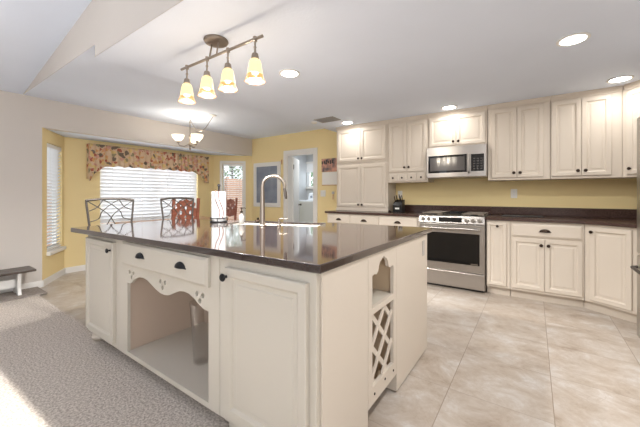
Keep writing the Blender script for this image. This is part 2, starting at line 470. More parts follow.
# vertical drop faces between the flat ceilings and the vaulted living-room ceiling
SL = 0.176
vz = lambda x: ZB + SL*(x-XL)
mb = MB(); F0 = frame((0, YV), (1, 0), (0, -1))
mb.holed([(XL, ZB), (JX, ZB), (JX, ZK), (XR, ZK), (XR, vz(XR)+0.04), (XL, ZB+0.04)], [], 0.0, 0.003, F0)
struct('wall_ceiling_drop', mb, M_beige)
mb = MB()
mb.add([(XL-0.15, -4.0, vz(XL-0.15)), (XR+0.1, -4.0, vz(XR+0.1)), (XR+0.1, YV-0.004, vz(XR+0.1)), (XL-0.15, YV-0.004, vz(XL-0.15)),
        (XL-0.15, -4.0, vz(XL-0.15)+0.1), (XR+0.1, -4.0, vz(XR+0.1)+0.1), (XR+0.1, YV-0.004, vz(XR+0.1)+0.1), (XL-0.15, YV-0.004, vz(XL-0.15)+0.1)],
       [(0, 1, 2, 3), (4, 7, 6, 5), (0, 4, 5, 1), (1, 5, 6, 2), (2, 6, 7, 3), (3, 7, 4, 0)])
struct('ceiling_vault', mb, M_ceil)
mb = MB(); mb.holed([(-4.0, 0), (YD, 0), (YD, 3.7), (-4.0, 3.7)], [[(-3.2, 0.9), (-0.8, 0.9), (-0.8, 2.1), (-3.2, 2.1)]], 0, 0.15, frame((XR, 0), (0, 1), (1, 0)))  # unseen opening added for the side fill light
struct('wall_right', mb, M_beige)
# rear living room wall with an added opening to let in light, unseen behind the camera
FR = frame((0, -4.0), (1, 0), (0, -1)); mb = MB()
mb.holed([(XL-0.15, 0), (XR+0.15, 0), (XR+0.15, vz(XR)+0.1), (XL-0.15, ZB)], [[(-4.35, 1.2), (-3.35, 1.2), (-3.35, 2.1), (-4.35, 2.1)]], 0, 0.12, FR)
struct('wall_rear', mb, M_beige)
# carpet
carpet = MB().box(XL+0.002, XR-0.002, -3.98, 1.05, 0.001, 0.012).build('carpet', M_carpet)
carpet.name = 'floor_carpet'; carpet['kind'] = 'structure'

# baseboards
def baseboard(name, F, u0, u1):
    mb = MB(); fbox(mb, F, u0, u1, 0.0, 0.075, 0.001, 0.014); fbox(mb, F, u0, u1, 0.075, 0.085, 0.001, 0.009)
    return struct(name, mb, M_white)
inv = lambda F: (lambda u, z, n: F(u, z, -n))
baseboard('baseboard_left', frame((XL, 0), (0, 1), (1, 0)), -3.95, 1.18)
baseboard('baseboard_bay_left', inv(FbL), 0.0, LbL-0.006)
baseboard('baseboard_bay_centre', inv(FbC), 0.006, LbC-0.006)
baseboard('baseboard_bay_right', inv(FbR), 0.006, LbR-0.02)
baseboard('baseboard_back', inv(FW), XL+0.02, DX0-0.09)

# windows: frame, sash, pane; blinds hang in front of them as things of their own
def window(n, F, u0, u1, z0, z1, trim=0.0, mullions=(), sill=True):
    """F normal points outward; opening u0..u1, z0..z1 in a 0.12 m wall"""
    mb = MB()
    fbox(mb, F, u0, u0+0.03, z0, z1, 0.06, 0.11); fbox(mb, F, u1-0.03, u1, z0, z1, 0.06, 0.11)
    fbox(mb, F, u0+0.03, u1-0.03, z0, z0+0.035, 0.06, 0.11); fbox(mb, F, u0+0.03, u1-0.03, z1-0.03, z1, 0.06, 0.11)
    for q in mullions: fbox(mb, F, q-0.02, q+0.02, z0+0.035, z1-0.03, 0.065, 0.105)
    o = struct('window_%d' % n, mb, M_white)
    g = MB(); fbox(g, F, u0+0.03, u1-0.03, z0+0.035, z1-0.03, 0.083, 0.087); g.build('pane', M_pane, o)
    if sill:
        s = MB(); fbox(s, F, u0-0.02, u1+0.02, z0-0.045, z0+0.003, -0.045, -0.001); s.build('sill', M_white, o, bevel=0.004)
        s = MB(); fbox(s, F, u0+0.002, u1-0.002, z0-0.02, z0+0.003, -0.001, 0.058); s.build('sill_board', M_white, o)
    if trim:
        s = MB()
        fbox(s, F, u0-trim, u0, z0-0.0, z1, -0.018, -0.001); fbox(s, F, u1, u1+trim, z0-0.0, z1, -0.018, -0.001)
        fbox(s, F, u0-trim, u1+trim, z1, z1+trim, -0.018, -0.001); s.build('casing', M_white, o)
    return o
window(1, FbL, 0.135, 0.63, 0.42, 1.87)
window(2, FbC, 0.46, 2.22, 0.66, 1.90, mullions=(1.34,))
window(3, FbR, 0.185, 0.635, 0.55, 1.87, trim=0.05, mullions=())

def blind(F, u0, u1, z0, z1, tilt, label, n=-0.0, pitch=0.044, sw=0.05):
    c = F((u0+u1)/2, z1, 0.03)
    t = thing('window_blind', label, 'window blind', (c[0], c[1], z1))
    mb = MB(); fbox(mb, F, u0, u1, z1-0.05, z1, 0.005, 0.055); mb.build('headrail', M_white, t, bevel=0.003)
    # slats: one louvred sheet (surface pattern of the blind)
    mb = MB(); z = z1-0.07
    while z > z0+0.05:
        dz = math.sin(tilt)*sw/2; dn = math.cos(tilt)*sw/2; nn = 0.03
        vs = [F(u, z+s*dz, nn-s*dn) for s in (-1, 1) for u in (u0+0.004, u1-0.004)]
        vs += [F(u, z+s*dz+0.0025, nn-s*dn) for s in (-1, 1) for u in (u0+0.004, u1-0.004)]
        mb.add(vs, [(0, 1, 3, 2), (4, 6, 7, 5), (0, 4, 5, 1), (2, 3, 7, 6), (0, 2, 6, 4), (1, 5, 7, 3)])
        z -= pitch
    mb.build('slats', M_slat, t)
    mb = MB(); fbox(mb, F, u0, u1, z0+0.01, z0+0.035, 0.015, 0.045); mb.build('bottom_rail', M_white, t)
    W = u1-u0
    for q in ((0.2, 0.8) if W < 1 else (0.1, 0.37, 0.63, 0.9)):
        mb = MB(); fbox(mb, F, u0+W*q-0.0015, u0+W*q+0.0015, z0+0.03, z1-0.05, -0.001, 0.001); mb.build('ladder_cord', M_white, t)
    return t
blind(FbL, 0.14, 0.625, 0.42, 1.865, 0.75, 'narrow white slatted blind in the left angled bay window')
blind(FbC, 0.465, 2.215, 0.66, 1.895, 1.08, 'wide closed white blind in the big bay window under the floral valance', pitch=0.060, sw=0.072)
blind(FbR, 0.19, 0.63, 0.55, 1.865, 0.10, 'open white slatted blind in the right bay window showing the fence')

# ---- laundry room beyond the doorway
FLB = frame((0, 6.95), (1, 0), (0, 1)); mb = MB()
mb.holed([(-5.44, 0), (-2.7, 0), (-2.7, 2.4), (-5.44, 2.4)], [[(-5.28, 1.38), (-4.4, 1.38), (-4.4, 2.05), (-5.28, 2.05)]], 0, 0.12, FLB)
struct('wall_laundry_back', mb, M_laundry)
struct('wall_laundry_left', MB().box(-5.44, -5.32, 4.87, 6.95, 0, 2.4), M_laundry)
struct('wall_laundry_right', MB().box(-2.82, -2.7, 4.87, 6.95, 0, 2.4), M_laundry)
struct('ceiling_laundry', MB().box(-5.44, -2.7, 4.861, 7.07, 2.401, 2.5), M_ceil)
window(4, FLB, -5.28, -4.4, 1.38, 2.05, sill=True)
sh = thing('roller_blind', 'white shade pulled part way down over the laundry room window', 'window shade', (-4.84, 6.93, 2.1))
MB().box(-5.30, -4.37, 6.90, 6.945, 2.05, 2.10).build('headrail', M_white, sh)
MB().box(-5.29, -4.38, 6.915, 6.925, 1.80, 2.05).build('shade_cloth', M_slat, sh)
area('laundry_area_light', (-4.3, 5.9, 2.38), (0, 0, 0), 0.8, 0.8, 9, DAY)  # area light just under the laundry ceiling, facing down
# door casing of the doorway, jamb, open door leaf
mb = MB()
FDN = inv(FW)
fbox(mb, FDN, DX0-0.09, DX0, 0, DZ+0.085, 0.001, 0.018); fbox(mb, FDN, DX1, DX1+0.09, 0, DZ+0.085, 0.001, 0.018)
fbox(mb, FDN, DX0, DX1, DZ, DZ+0.085, 0.001, 0.018)
struct('trim_1', mb, M_white, bevel=0.003)
mb = MB(); mb.box(DX0, DX0+0.018, YD+0.0, YD+0.12, 0, DZ); mb.box(DX1-0.018, DX1, YD, YD+0.12, 0, DZ); mb.box(DX0+0.018, DX1-0.018, YD, YD+0.12, DZ-0.018, DZ)
struct('trim_2', mb, M_white)
a = Vector((-4.10, 4.885)); b = Vector((-4.43, 5.50)); U = (b-a).normalized(); F5 = frame(a, U, (U.y, -U.x))
leaf = MB(); fbox(leaf, F5, 0, 0.66, 0.01, 1.96, -0.018, 0.018)
door = struct('door_1', leaf, M_white, bevel=0.003)
for z in (0.25, 1.75):
    mb = MB(); fbox(mb, F5, 0.0, 0.012, z-0.05, z+0.05, 0.019, 0.030); mb.build('hinge', M_bronze, door)
mb = MB(); mb.lathe((0, 0, 0), [(0.025, 0), (0.01, 0.01), (0.01, 0.03), (0.026, 0.045), (0.022, 0.06), (0, 0.065)], 14, T=axis_T(F5, 0.60, 0.95, 0.019)); mb.build('door_knob', M_bronze, door, smooth=True)

# ================================================================== OUTSIDE
g = struct('ground_outside', MB().box(-14, -6.11, -2, 14, -0.25, -0.12), M_ground)
fence = thing('garden_fence', 'pinkish brown wooden board fence seen through the right bay window', 'fence', (-9.0, 6.5, -0.12))
mb = MB(); y = 2.0; k = 0
while y < 12:
    mb.box(-9.02, -9.0, y, y+0.135, -0.12, 1.74+0.01*(k % 2)); y += 0.145; k += 1
mb.build('fence_boards', M_fence, fence)
for z in (0.3, 1.4):
    MB().box(-8.999, -8.95, 2.0, 12.0, z, z+0.09).build('rail', M_fence, fence)
y = 2.2
while y < 12:
    MB().box(-8.948, -8.86, y, y+0.09, -0.12, 1.8).build('fence_post', M_fence, fence); y += 2.4
def leaf_cloud(name, cx, cy, cz, rx, ry, rz, n, label, group):
    t = thing(name, label, 'tree', (cx, cy, -0.12), 0, group)
    mb = MB()
    for i in range(n):
        a = random.uniform(0, 2*PI); c = random.uniform(-1, 1); s = math.sqrt(1-c*c); q = random.uniform(0.75, 1.05)
        p = Vector((cx+rx*q*s*math.cos(a), cy+ry*q*s*math.sin(a), cz+rz*q*c))
        d = Vector((random.gauss(0, 1), random.gauss(0, 1), random.gauss(0, 1))).normalized(); e = d.orthogonal().normalized(); f = d.cross(e); L = 0.09
        mb.add([p-e*L, p-f*L*0.5, p+e*L, p+f*L*0.5], [(0, 1, 2, 3)])
    mb.build('foliage', M_leaf, t)
    MB().tube([(cx, cy, -0.12), (cx+0.05, cy, cz*0.5), (cx, cy, cz+rz*0.4)], [0.09, 0.07, 0.04]).build('trunk', M_darkwood, t)
    return t
leaf_cloud('garden_tree', -10.4, 6.0, 1.9, 1.1, 1.2, 1.3, 1500, 'green tree behind the fence, left one seen through the right bay window', None)
leaf_cloud('garden_tree', -10.7, 8.7, 1.9, 1.1, 1.3, 1.3, 1500, 'green tree behind the fence, right one seen through the right bay window', None)
leaf_cloud('garden_shrub', -6.6, 9.6, 1.1, 1.7, 0.8, 1.1, 1600, 'green shrub outside the laundry room window', None)

# ================================================================== ISLAND
ZT = 0.92; TH = 0.035
top_poly = [(-0.655, 0.94), (-0.655, 2.49), (-1.2, 2.445), (-1.55, 2.385), (-2.42, 2.085), (-2.75, 1.99), (-3.05, 1.86), (-3.09, 1.70), (-3.06, 1.30), (-3.04, 0.895), (-3.01, 0.862)]
ctop = bpy.data.objects.new('island_countertop', None)
# sink cutout: rotated rectangle along the slanted far edge
sa = Vector((-2.36, 2.035)); sb = Vector((-1.56, 2.315)); su = (sb-sa).normalized(); sn = Vector((su.y, -su.x)); SWd = 0.30
sink_quad = [sa, sb, sb+sn*SWd, sa+sn*SWd]
flatF = lambda u, z, n: (u, z, n)
mb = MB(); mb.holed(top_poly, [[tuple(p) for p in sink_quad]], ZT-TH, ZT, flatF)
top = mb.build('island_countertop', M_quartz, None, bevel=0.005)
tag(top, 'polished dark brown quartz countertop covering the whole island', 'countertop')
bpy.data.objects.remove(ctop)
# sink
sk = thing('kitchen_sink', 'white porcelain sink set into the island beside the arched faucet', 'sink', (-1.96, 2.05, 0.70))
mb = MB(); T3 = 0.014
def sinkF(): return frame(sa, su, sn)
SF = sinkF(); Ls = (sb-sa).length
mb2 = MB(); g_ = 0.0015; w_ = 0.012; zt_ = ZT-0.016
fbox(mb2, SF, g_, Ls-g_, 0.72, zt_, g_, g_+w_); fbox(mb2, SF, g_, Ls-g_, 0.72, zt_, SWd-g_-w_, SWd-g_)
fbox(mb2, SF, g_, g_+w_, 0.72, zt_, g_+w_, SWd-g_-w_); fbox(mb2, SF, Ls-g_-w_, Ls-g_, 0.72, zt_, g_+w_, SWd-g_-w_)
fbox(mb2, SF, g_, Ls-g_, 0.705, 0.72, g_, SWd-g_)
mb2.build('basin', M_porcelain, sk)
mb = MB(); p = SF(Ls/2, 0.72, SWd/2); mb.lathe(p, [(0.045, 0.001), (0.045, 0.004), (0.03, 0.003), (0, 0.002)], 20); mb.build('drain', M_chrome, sk, smooth=True)

YF = 0.95
FI = frame((0, YF), (1, 0), (0, -1))
def rail(F, u0, u1, z0, z1, name, m, parent, n0=-0.02, n1=0.0, bevel=0.002):
    mb = MB(); fbox(mb, F, u0, u1, z0, z1, n0, n1); return mb.build(name, m, parent, bevel=bevel)
ZC = ZT-TH-0.002
def foot(x, y, parent):
    mb = MB(); mb.lathe((x, y, 0.012), [(0.026, 0), (0.044, 0.012), (0.052, 0.034), (0.044, 0.056), (0.030, 0.066), (0.036, 0.077), (0.036, 0.088)], 18)
    return mb.build('bun_foot', M_cab, parent, smooth=True)
# --- left door unit
L = thing('island_cabinet', 'white island cabinet with one tall door at the far left end, on bun feet', 'cabinet', (-2.66, 1.3, 0.0))
MB().box(-2.93, -2.381, YF, 1.70, 0.10, ZC).build('carcass', M_isl, L, bevel=0.002)
d = panel_door(FI, -2.905, -2.415, 0.135, 0.845, 'door', M_isl, L, th=0.024); knob(FI, -2.445, 0.79, 0.025, M_black, d, 0.017)
foot(-2.875, 1.01, L); foot(-2.87, 1.62, L)
# --- middle unit: drawer with two cup pulls over a scalloped open shelf
Mi = thing('island_cabinet', 'white island cabinet with one wide drawer above an open shelf with a scalloped edge', 'cabinet', (-1.82, 1.3, 0.0))
mb = MB(); y0, y1 = YF+0.021, 1.56
mb.box(-2.379, -2.25, y0, y1, 0.10, ZC); mb.box(-1.345, -1.262, y0, y1, 0.10, ZC)
mb.box(-2.25, -1.345, y1-0.02, y1, 0.10, ZC); mb.box(-2.25, -1.345, y0, y1-0.02, ZC-0.17, ZC)
mb.build('carcass', M_inner, Mi)
MB().box(-2.25, -1.345, y0, y1-0.02, 0.10, 0.125).build('shelf', M_isl, Mi)
mb = MB()
curve = [(-2.227, 0.587), (-2.198, 0.591), (-2.166, 0.613), (-2.135, 0.633), (-2.084, 0.651), (-2.028, 0.656), (-1.972, 0.649), (-1.92, 0.63), (-1.869, 0.61), (-1.818, 0.598), (-1.772, 0.595), (-1.726, 0.602), (-1.675, 0.624), (-1.624, 0.645), (-1.573, 0.653), (-1.522, 0.649), (-1.471, 0.631), (-1.43, 0.608), (-1.389, 0.594), (-1.353, 0.59)]
outer = [(-2.379, 0.10), (-2.379, ZC), (-1.262, ZC), (-1.262, 0.10), (-1.325, 0.10), (-1.325, 0.17)]
outer = [(-2.379, ZC), (-1.262, ZC), (-1.262, 0.10), (-2.379, 0.10)]
opening = [(-2.243, 0.128), (-2.243, 0.592)] + curve[1:-1] + [(-1.351, 0.592), (-1.351, 0.128)]
def trefoil(u, z, s=0.0155):
    hs = []
    for du, dz in ((-0.026, 0.016), (0.026, 0.016), (0.0, -0.016)):
        hs.append([(u+du-s, z+dz), (u+du-s*0.3, z+dz-s), (u+du+s*0.7, z+dz-s*0.9), (u+du+s, z+dz+s*0.3), (u+du+s*0.2, z+dz+s)])
    return hs
holes = [opening]
for u in (-2.185, -1.795, -1.427): holes += trefoil(u, {-2.185: 0.652, -1.795: 0.652, -1.427: 0.648}[u])
mb.holed(outer, holes, -0.02, 0.0, FI)
mb.build('face_frame', M_isl, Mi, label='face board with a scalloped lower edge and small cut-out leaf shapes')
d = slab_front(FI, -2.275, -1.332, 0.718, 0.868, 'drawer', M_isl, Mi, th=0.024)
cup_pull(FI, -2.01, 0.790, 0.025, M_black, d, 0.046); cup_pull(FI, -1.562, 0.790, 0.025, M_black, d, 0.046)
# --- right door unit
R = thing('island_cabinet', 'white island cabinet with one large door at the near corner of the island', 'cabinet', (-0.97, 1.15, 0.0))
MB().box(-1.26, -0.68, YF, 1.372, 0.10, ZC).build('carcass', M_isl, R, bevel=0.003)
MB().box(-1.24, -0.69, YF+0.04, 1.36, 0.012, 0.10).build('base', M_isl, R)
d = panel_door(FI, -1.195, -0.712, 0.145, 0.842, 'door', M_isl, R, th=0.024); knob(FI, -1.18, 0.80, 0.025, M_black, d, 0.019)
# side panel facing the kitchen
FS = frame((-0.68, 0), (0, 1), (1, 0))
mb = MB(); fbox(mb, FS, 0.975, 1.372, 0.012, ZC, 0.0005, 0.012); mb.build('end_panel', M_cab, R, bevel=0.002)
# continuous bottom skirt under the front
sk2 = MB(); sk2.box(-2.93, -1.262, YF+0.0, YF+0.02, 0.085, 0.099); 
# --- wine rack unit
Wn = thing('wine_rack', 'cream wine rack with an arched niche over a diagonal lattice in the island end', 'wine rack', (-0.97, 1.56, 0.0))
FN = FS; a0, a1 = 1.374, 1.752
mb = MB()
opn = [(1.42, 0.655), (1.42, 0.775), (1.452, 0.785), (1.497, 0.785), (1.503, 0.80), (1.512, 0.825), (1.53, 0.835), (1.545, 0.85), (1.562, 0.862), (1.58, 0.85), (1.595, 0.835), (1.613, 0.825), (1.622, 0.80), (1.628, 0.785), (1.665, 0.785), (1.705, 0.775), (1.705, 0.655)]
opn = [(1.42, 0.607), (1.42, 0.772), (1.445, 0.776), (1.468, 0.770), (1.492, 0.782), (1.500, 0.808), (1.516, 0.828), (1.540, 0.838), (1.5625, 0.852), (1.585, 0.838), (1.609, 0.828), (1.625, 0.808), (1.633, 0.782), (1.657, 0.770), (1.68, 0.776), (1.705, 0.772), (1.705, 0.607)]
lat = [(1.42, 0.205), (1.42, 0.575), (1.705, 0.575), (1.705, 0.205)]
mb.holed([(a0, 0.12), (a1, 0.12), (a1, ZC), (a0, ZC)], [opn, lat], -0.008, 0.012, FN)
mb.build('face_frame', M_cab, Wn)
mb = MB()
mb.box(-1.26, -0.69, a0, a0+0.018, 0.10, ZC); mb.box(-1.26, -0.69, a1-0.018, a1, 0.10, ZC)
mb.box(-1.26, -1.245, a0+0.018, a1-0.018, 0.10, ZC)
mb.box(-1.245, -0.69, a0+0.018, a1-0.018, 0.10, 0.125); mb.box(-1.245, -0.69, a0+0.018, a1-0.018, ZC-0.02, ZC)
mb.build('carcass', M_nook, Wn)
MB().box(-1.10, -0.685, a0+0.0185, a1-0.0185, 0.578, 0.605).build('shelf', M_isl, Wn)
MB().box(-1.10, -1.085, a0+0.0185, a1-0.0185, 0.63, ZC-0.021).build('niche_back', M_nook, Wn)
# lattice: crossing slats clipped to the opening
def slat(u_a, z_a, u_b, z_b, n0, n1, w=0.013):
    dx, dz = u_b-u_a, z_b-z_a; Ld = math.hypot(dx, dz); px, pz = -dz/Ld*w, dx/Ld*w
    q = [(u_a+px, z_a+pz), (u_a-px, z_a-pz), (u_b-px, z_b-pz), (u_b+px, z_b+pz)]
    vs = [FN(u, z, n) for n in (n0, n1) for u, z in q]
    return MB().add(vs, [(0, 1, 2, 3), (7, 6, 5, 4), (0, 4, 5, 1), (1, 5, 6, 2), (2, 6, 7, 3), (3, 7, 4, 0)])
u0, u1, z0, z1 = 1.42, 1.705, 0.205, 0.575; m_ = 1.0
def clip(c, s):
    pts = []
    for u in (u0, u1):
        z = s*m_*(u-u0)+c
        if z0-1e-6 <= z <= z1+1e-6: pts.append((u, z))
    for z in (z0, z1):
        u = (z-c)/(s*m_)+u0
        if u0 < u < u1: pts.append((u, z))
    return pts[:2] if len(pts) >= 2 else None
for s, n0, n1 in ((1, -0.004, 0.004), (-1, -0.014, -0.0045)):
    for k in range(6):
        c = 0.06+0.165*k if s == 1 else 0.26+0.165*k
        pq = clip(c, s)
        if pq and math.dist(*pq) > 0.05: slat(*pq[0], *pq[1], n0, n1).build('lattice_slat', M_cab, Wn)
for u, z in ((1.445, 0.165), (1.58, 0.175), (1.70, 0.165)):
    mb = MB(); mb.lathe((0, 0, 0), [(0.007, 0), (0.006, 0.003), (0, 0.004)], 10, T=axis_T(FN, u, z, 0.0125)); mb.build('screw_cap', M_bronze, Wn)
# --- sink base unit on the kitchen side
Sb = thing('island_cabinet', 'cream island cabinet under the sink with a plain end panel facing the range', 'cabinet', (-1.3, 2.05, 0.0))
mb = MB()
mb.prism([(-0.68, 1.756), (-0.68, 2.39), (-1.25, 2.345), (-1.60, 2.285), (-2.34, 2.03), (-2.34, 1.756)], 0.012, 0.70)
mb.prism([(-0.68, 1.756), (-0.68, 2.39), (-1.20, 2.345), (-1.43, 2.32), (-1.38, 1.756)], 0.701, ZC)
mb.build('carcass', M_cab, Sb)
mb = MB(); fbox(mb, FS, 1.756, 2.39, 0.012, ZC, 0.0005, 0.012); mb.build('end_panel', M_cab, Sb, bevel=0.002)
mb = MB(); fbox(mb, FS, 2.262, 2.305, 0.735, 0.845, 0.0125, 0.018); o = mb.build('power_outlet', M_outlet_grey, Sb, bevel=0.002)

# clear vase in the open shelf
mb = MB(); mb.lathe((-1.725, 1.165, 0.126), [(0.048, 0), (0.052, 0.004), (0.058, 0.16), (0.074, 0.38), (0.071, 0.38), (0.055, 0.15), (0.047, 0.012), (0, 0.010)], 28)
tag(mb.build('glass_vase', M_clear, smooth=True), 'tall clear glass vase standing on the open island shelf', 'vase')

# ---- things on the island
fx, fy = -1.857, 1.823
fa = thing('kitchen_faucet', 'tall brushed nickel gooseneck faucet with a dark spray tip on the island', 'faucet', (fx, fy, ZT))
mb = MB(); mb.lathe((fx, fy, ZT+0.001), [(0.030, 0), (0.030, 0.006), (0.024, 0.012), (0.022, 0.10), (0.019, 0.2), (0.014, 0.34)], 20); mb.build('body', M_nickel, fa, smooth=True)
th_ = math.radians(34.89); rd = Vector((math.cos(th_), math.sin(th_), 0))
pts = []; cx = 0.092
for k in range(17):
    a = PI - PI*1.06*k/16
    pts.append(Vector((fx, fy, ZT+0.327)) + rd*(cx+cx*math.cos(a)) + Vector((0, 0, 0.09*math.sin(a))))
mb = MB(); mb.tube(pts, 0.0125, 12); mb.build('spout', M_nickel, fa, smooth=True)
e = pts[-1]; mb = MB(); mb.tube([e+Vector((0, 0, 0.004)), e+rd*0.008+Vector((0, 0, -0.03)), e+rd*0.014+Vector((0, 0, -0.085))], [0.013, 0.014, 0.010], 14); mb.build('spray_head', M_iron, fa, smooth=True)
mb = MB(); mb.tube([(fx-0.015, fy+0.015, ZT+0.07), (fx-0.03, fy+0.03, ZT+0.085), (fx-0.035, fy+0.035, ZT+0.15)], [0.008, 0.006, 0.005], 10); mb.build('lever', M_nickel, fa, smooth=True)

sx, sy = -1.745, 1.905
so = thing('soap_dispenser', 'short brushed nickel soap pump beside the faucet', 'soap dispenser', (sx, sy, ZT))
mb = MB(); mb.lathe((sx, sy, ZT+0.001), [(0.019, 0), (0.018, 0.008), (0.011, 0.014), (0.010, 0.045), (0.006, 0.048), (0.006, 0.062), (0, 0.064)], 16); mb.build('body', M_nickel, so, smooth=True)
mb = MB(); mb.tube([(sx, sy, ZT+0.060), (sx+0.03, sy+0.02, ZT+0.064), (sx+0.06, sy+0.045, ZT+0.058)], 0.005, 8); mb.build('nozzle', M_nickel, so, smooth=True)

# paper towel holder with its roll
px, py = -2.47, 1.85
ph = thing('paper_towel_holder', 'black wire stand with wavy uprights holding the paper roll', 'paper towel holder', (px, py, ZT))
mb = MB()
for z, rr in ((0.006, 0.078), (0.040, 0.078)):
    mb.tube([(px+rr*math.cos(2*PI*k/28), py+rr*math.sin(2*PI*k/28), ZT+z) for k in range(28)], 0.0045, 8, closed=True)
for k in range(8):
    a = 2*PI*k/8; mb.tube([(px+0.078*math.cos(a), py+0.078*math.sin(a), ZT+0.006), (px+0.078*math.cos(a), py+0.078*math.sin(a), ZT+0.04)], 0.0035, 6)
mb.build('base', M_black, ph, smooth=True)
mb = MB(); mb.lathe((px, py, ZT+0.002), [(0.07, 0), (0.07, 0.006), (0.008, 0.008), (0.008, 0.335), (0.014, 0.345), (0.008, 0.36), (0, 0.362)], 20); mb.build('centre_post', M_black, ph, smooth=True)
view = Vector((-px, -py, 0)).normalized(); side = Vector((-view.y, view.x, 0))
M_wire = mat('brown_wire', srgb(110, 70, 66), 0.4, 0.5)
for s0 in (-0.014, 0.018):
    pts = []
    for k in range(17):
        t = k/16; q = s0 + 0.022*math.sin(t*PI*1.6+0.6)
        pts.append(Vector((px, py, ZT+0.04+0.27*t)) + view*0.081 + side*q)
    mb = MB(); mb.tube(pts, 0.0035, 7); mb.build('wavy_upright', M_wire, ph, smooth=True)
mb = MB(); mb.lathe((px, py, ZT+0.012), [(0.020, 0), (0.068, 0), (0.068, 0.28), (0.020, 0.28), (0.020, 0)], 28); 
tag(mb.build('paper_towel_roll', M_paper, smooth=True), 'white paper towel roll on the wire stand on the island', 'paper towel')

bx_, by_ = -2.125, 1.83
gb = thing('bottle', 'small clear bottle with a dark pump top at the left of the sink', 'bottle', (bx_, by_, ZT))
mb = MB(); mb.lathe((bx_, by_, ZT+0.001), [(0.022, 0), (0.024, 0.006), (0.024, 0.07), (0.010, 0.088), (0.009, 0.10), (0, 0.101)], 18); mb.build('body', M_bottle, gb, smooth=True)
mb = MB(); mb.lathe((bx_, by_, ZT+0.102), [(0.012, 0), (0.012, 0.012), (0.004, 0.014), (0.004, 0.035), (0.009, 0.037), (0.009, 0.045), (0, 0.046)], 14); mb.tube([(bx_, by_, ZT+0.142), (bx_+0.02, by_+0.015, ZT+0.144), (bx_+0.032, by_+0.022, ZT+0.138)], 0.004, 8); mb.build('pump', M_bronze, gb, smooth=True)
qx, qy = -2.20, 2.10
mb = MB(); mb.lathe((qx, qy, ZT+0.001), [(0.030, 0), (0.034, 0.006), (0.030, 0.012), (0.010, 0.018), (0.010, 0.028), (0.014, 0.034), (0, 0.038)], 18)
tag(mb.build('sink_stopper', M_bronze, smooth=True), 'small dark round sink stopper on the far edge of the sink', 'sink stopper')

# ================================================================== COUNTER STOOLS
def stool(loc, rot, label, group='iron counter stools'):
    """local: faces +x, back at x=0, centre y=0"""
    t = thing('counter_stool', label, 'stool', loc, rot, group)
    w = 0.165; wt = 0.195
    for s in (-1, 1):
        mb = MB(); mb.tube([(-0.02, s*w*1.05, 0.0), (0.0, s*w, 0.3), (0.01, s*w, 0.62), (0.0, s*w*1.03, 0.85), (-0.012, s*wt, 1.10), (-0.014, s*wt*1.0, 1.135)], 0.0095, 8); mb.build('back_leg', M_iron, t, smooth=True, local=True)
        mb = MB(); mb.tube([(0.31, s*w*1.0, 0.0), (0.295, s*w*0.95, 0.60)], 0.0095, 8); mb.build('front_leg', M_iron, t, smooth=True, local=True)
    mb = MB(); mb.tube([(-0.012, -wt-0.004, 1.128), (-0.020, -wt*0.5, 1.138), (-0.022, 0, 1.141), (-0.020, wt*0.5, 1.138), (-0.012, wt+0.004, 1.128)], 0.0105, 8); mb.build('top_rail', M_iron, t, smooth=True, local=True)
    # interlaced arcs of the back
    mb = MB(); zb, zt = 0.72, 1.125
    W = lambda z: w*1.03 + (wt-w*1.03)*(z-0.80)/0.33
    def arc(y0, za, y1, zc, bow):
        P = []
        for k in range(13):
            q = k/12; P.append((-0.010+0.004*math.sin(q*PI), y0+(y1-y0)*q, za+(zc-za)*q+bow*math.sin(q*PI)))
        mb.tube(P, 0.0055, 6)
    def spline(P):
        Q = [P[0]] + P + [P[-1]]; out = []
        for a in range(len(P)-1):
            p0, p1, p2, p3 = [Vector(v) for v in Q[a:a+4]]
            for k in range(6):
                t_ = k/6; out.append(0.5*((2*p1)+(p2-p0)*t_+(2*p0-5*p1+4*p2-p3)*t_*t_+(3*p1-p0-3*p2+p3)*t_**3))
        out.append(Vector(P[-1])); return out
    for s in (-1, 1):
        for j_, P in enumerate(([(0.97, 1.12), (0.32, 1.027), (0.05, 0.975), (-0.26, 0.87), (-0.55, 0.74)],
                  [(0.35, 1.132), (0.58, 1.065), (0.94, 1.03)],
                  [(-0.35, 1.132), (0.0, 1.09), (0.40, 1.02), (0.56, 0.955), (0.94, 0.93)],
                  [(0.94, 0.83), (0.45, 0.80), (0.1, 0.86), (-0.02, 0.90)])):
            mb.tube([(-0.010+0.003*s+0.002*j_, s*u*W(z)*0.99, z) for u, z in spline(P)], 0.0045, 6)
    mb.build('lattice_back', M_iron, t, smooth=True, local=True)
    for x, z in ((0.005, 0.72), (0.305, 0.2), (0.0, 0.2)):
        mb = MB(); mb.tube([(x, -w, z), (x, w, z)], 0.007, 8); mb.build('cross_bar', M_iron, t, smooth=True, local=True)
    mb = MB(); mb.box(0.0, 0.31, -0.18, 0.18, 0.605, 0.655); mb.build('seat', M_table, t, bevel=0.015, local=True)
    return t
s1 = stool((-3.33, 1.27, 0.0), math.radians(-4), 'dark iron counter stool with lattice back, left one at the island end')
s2 = dup(s1); s2.location = (-3.36, 1.965, 0.0); s2.rotation_euler = (0, 0, 0)
s2['label'] = 'dark iron counter stool with lattice back in front of the red-brown chair, right one'
s2['group'] = 'iron counter stools'

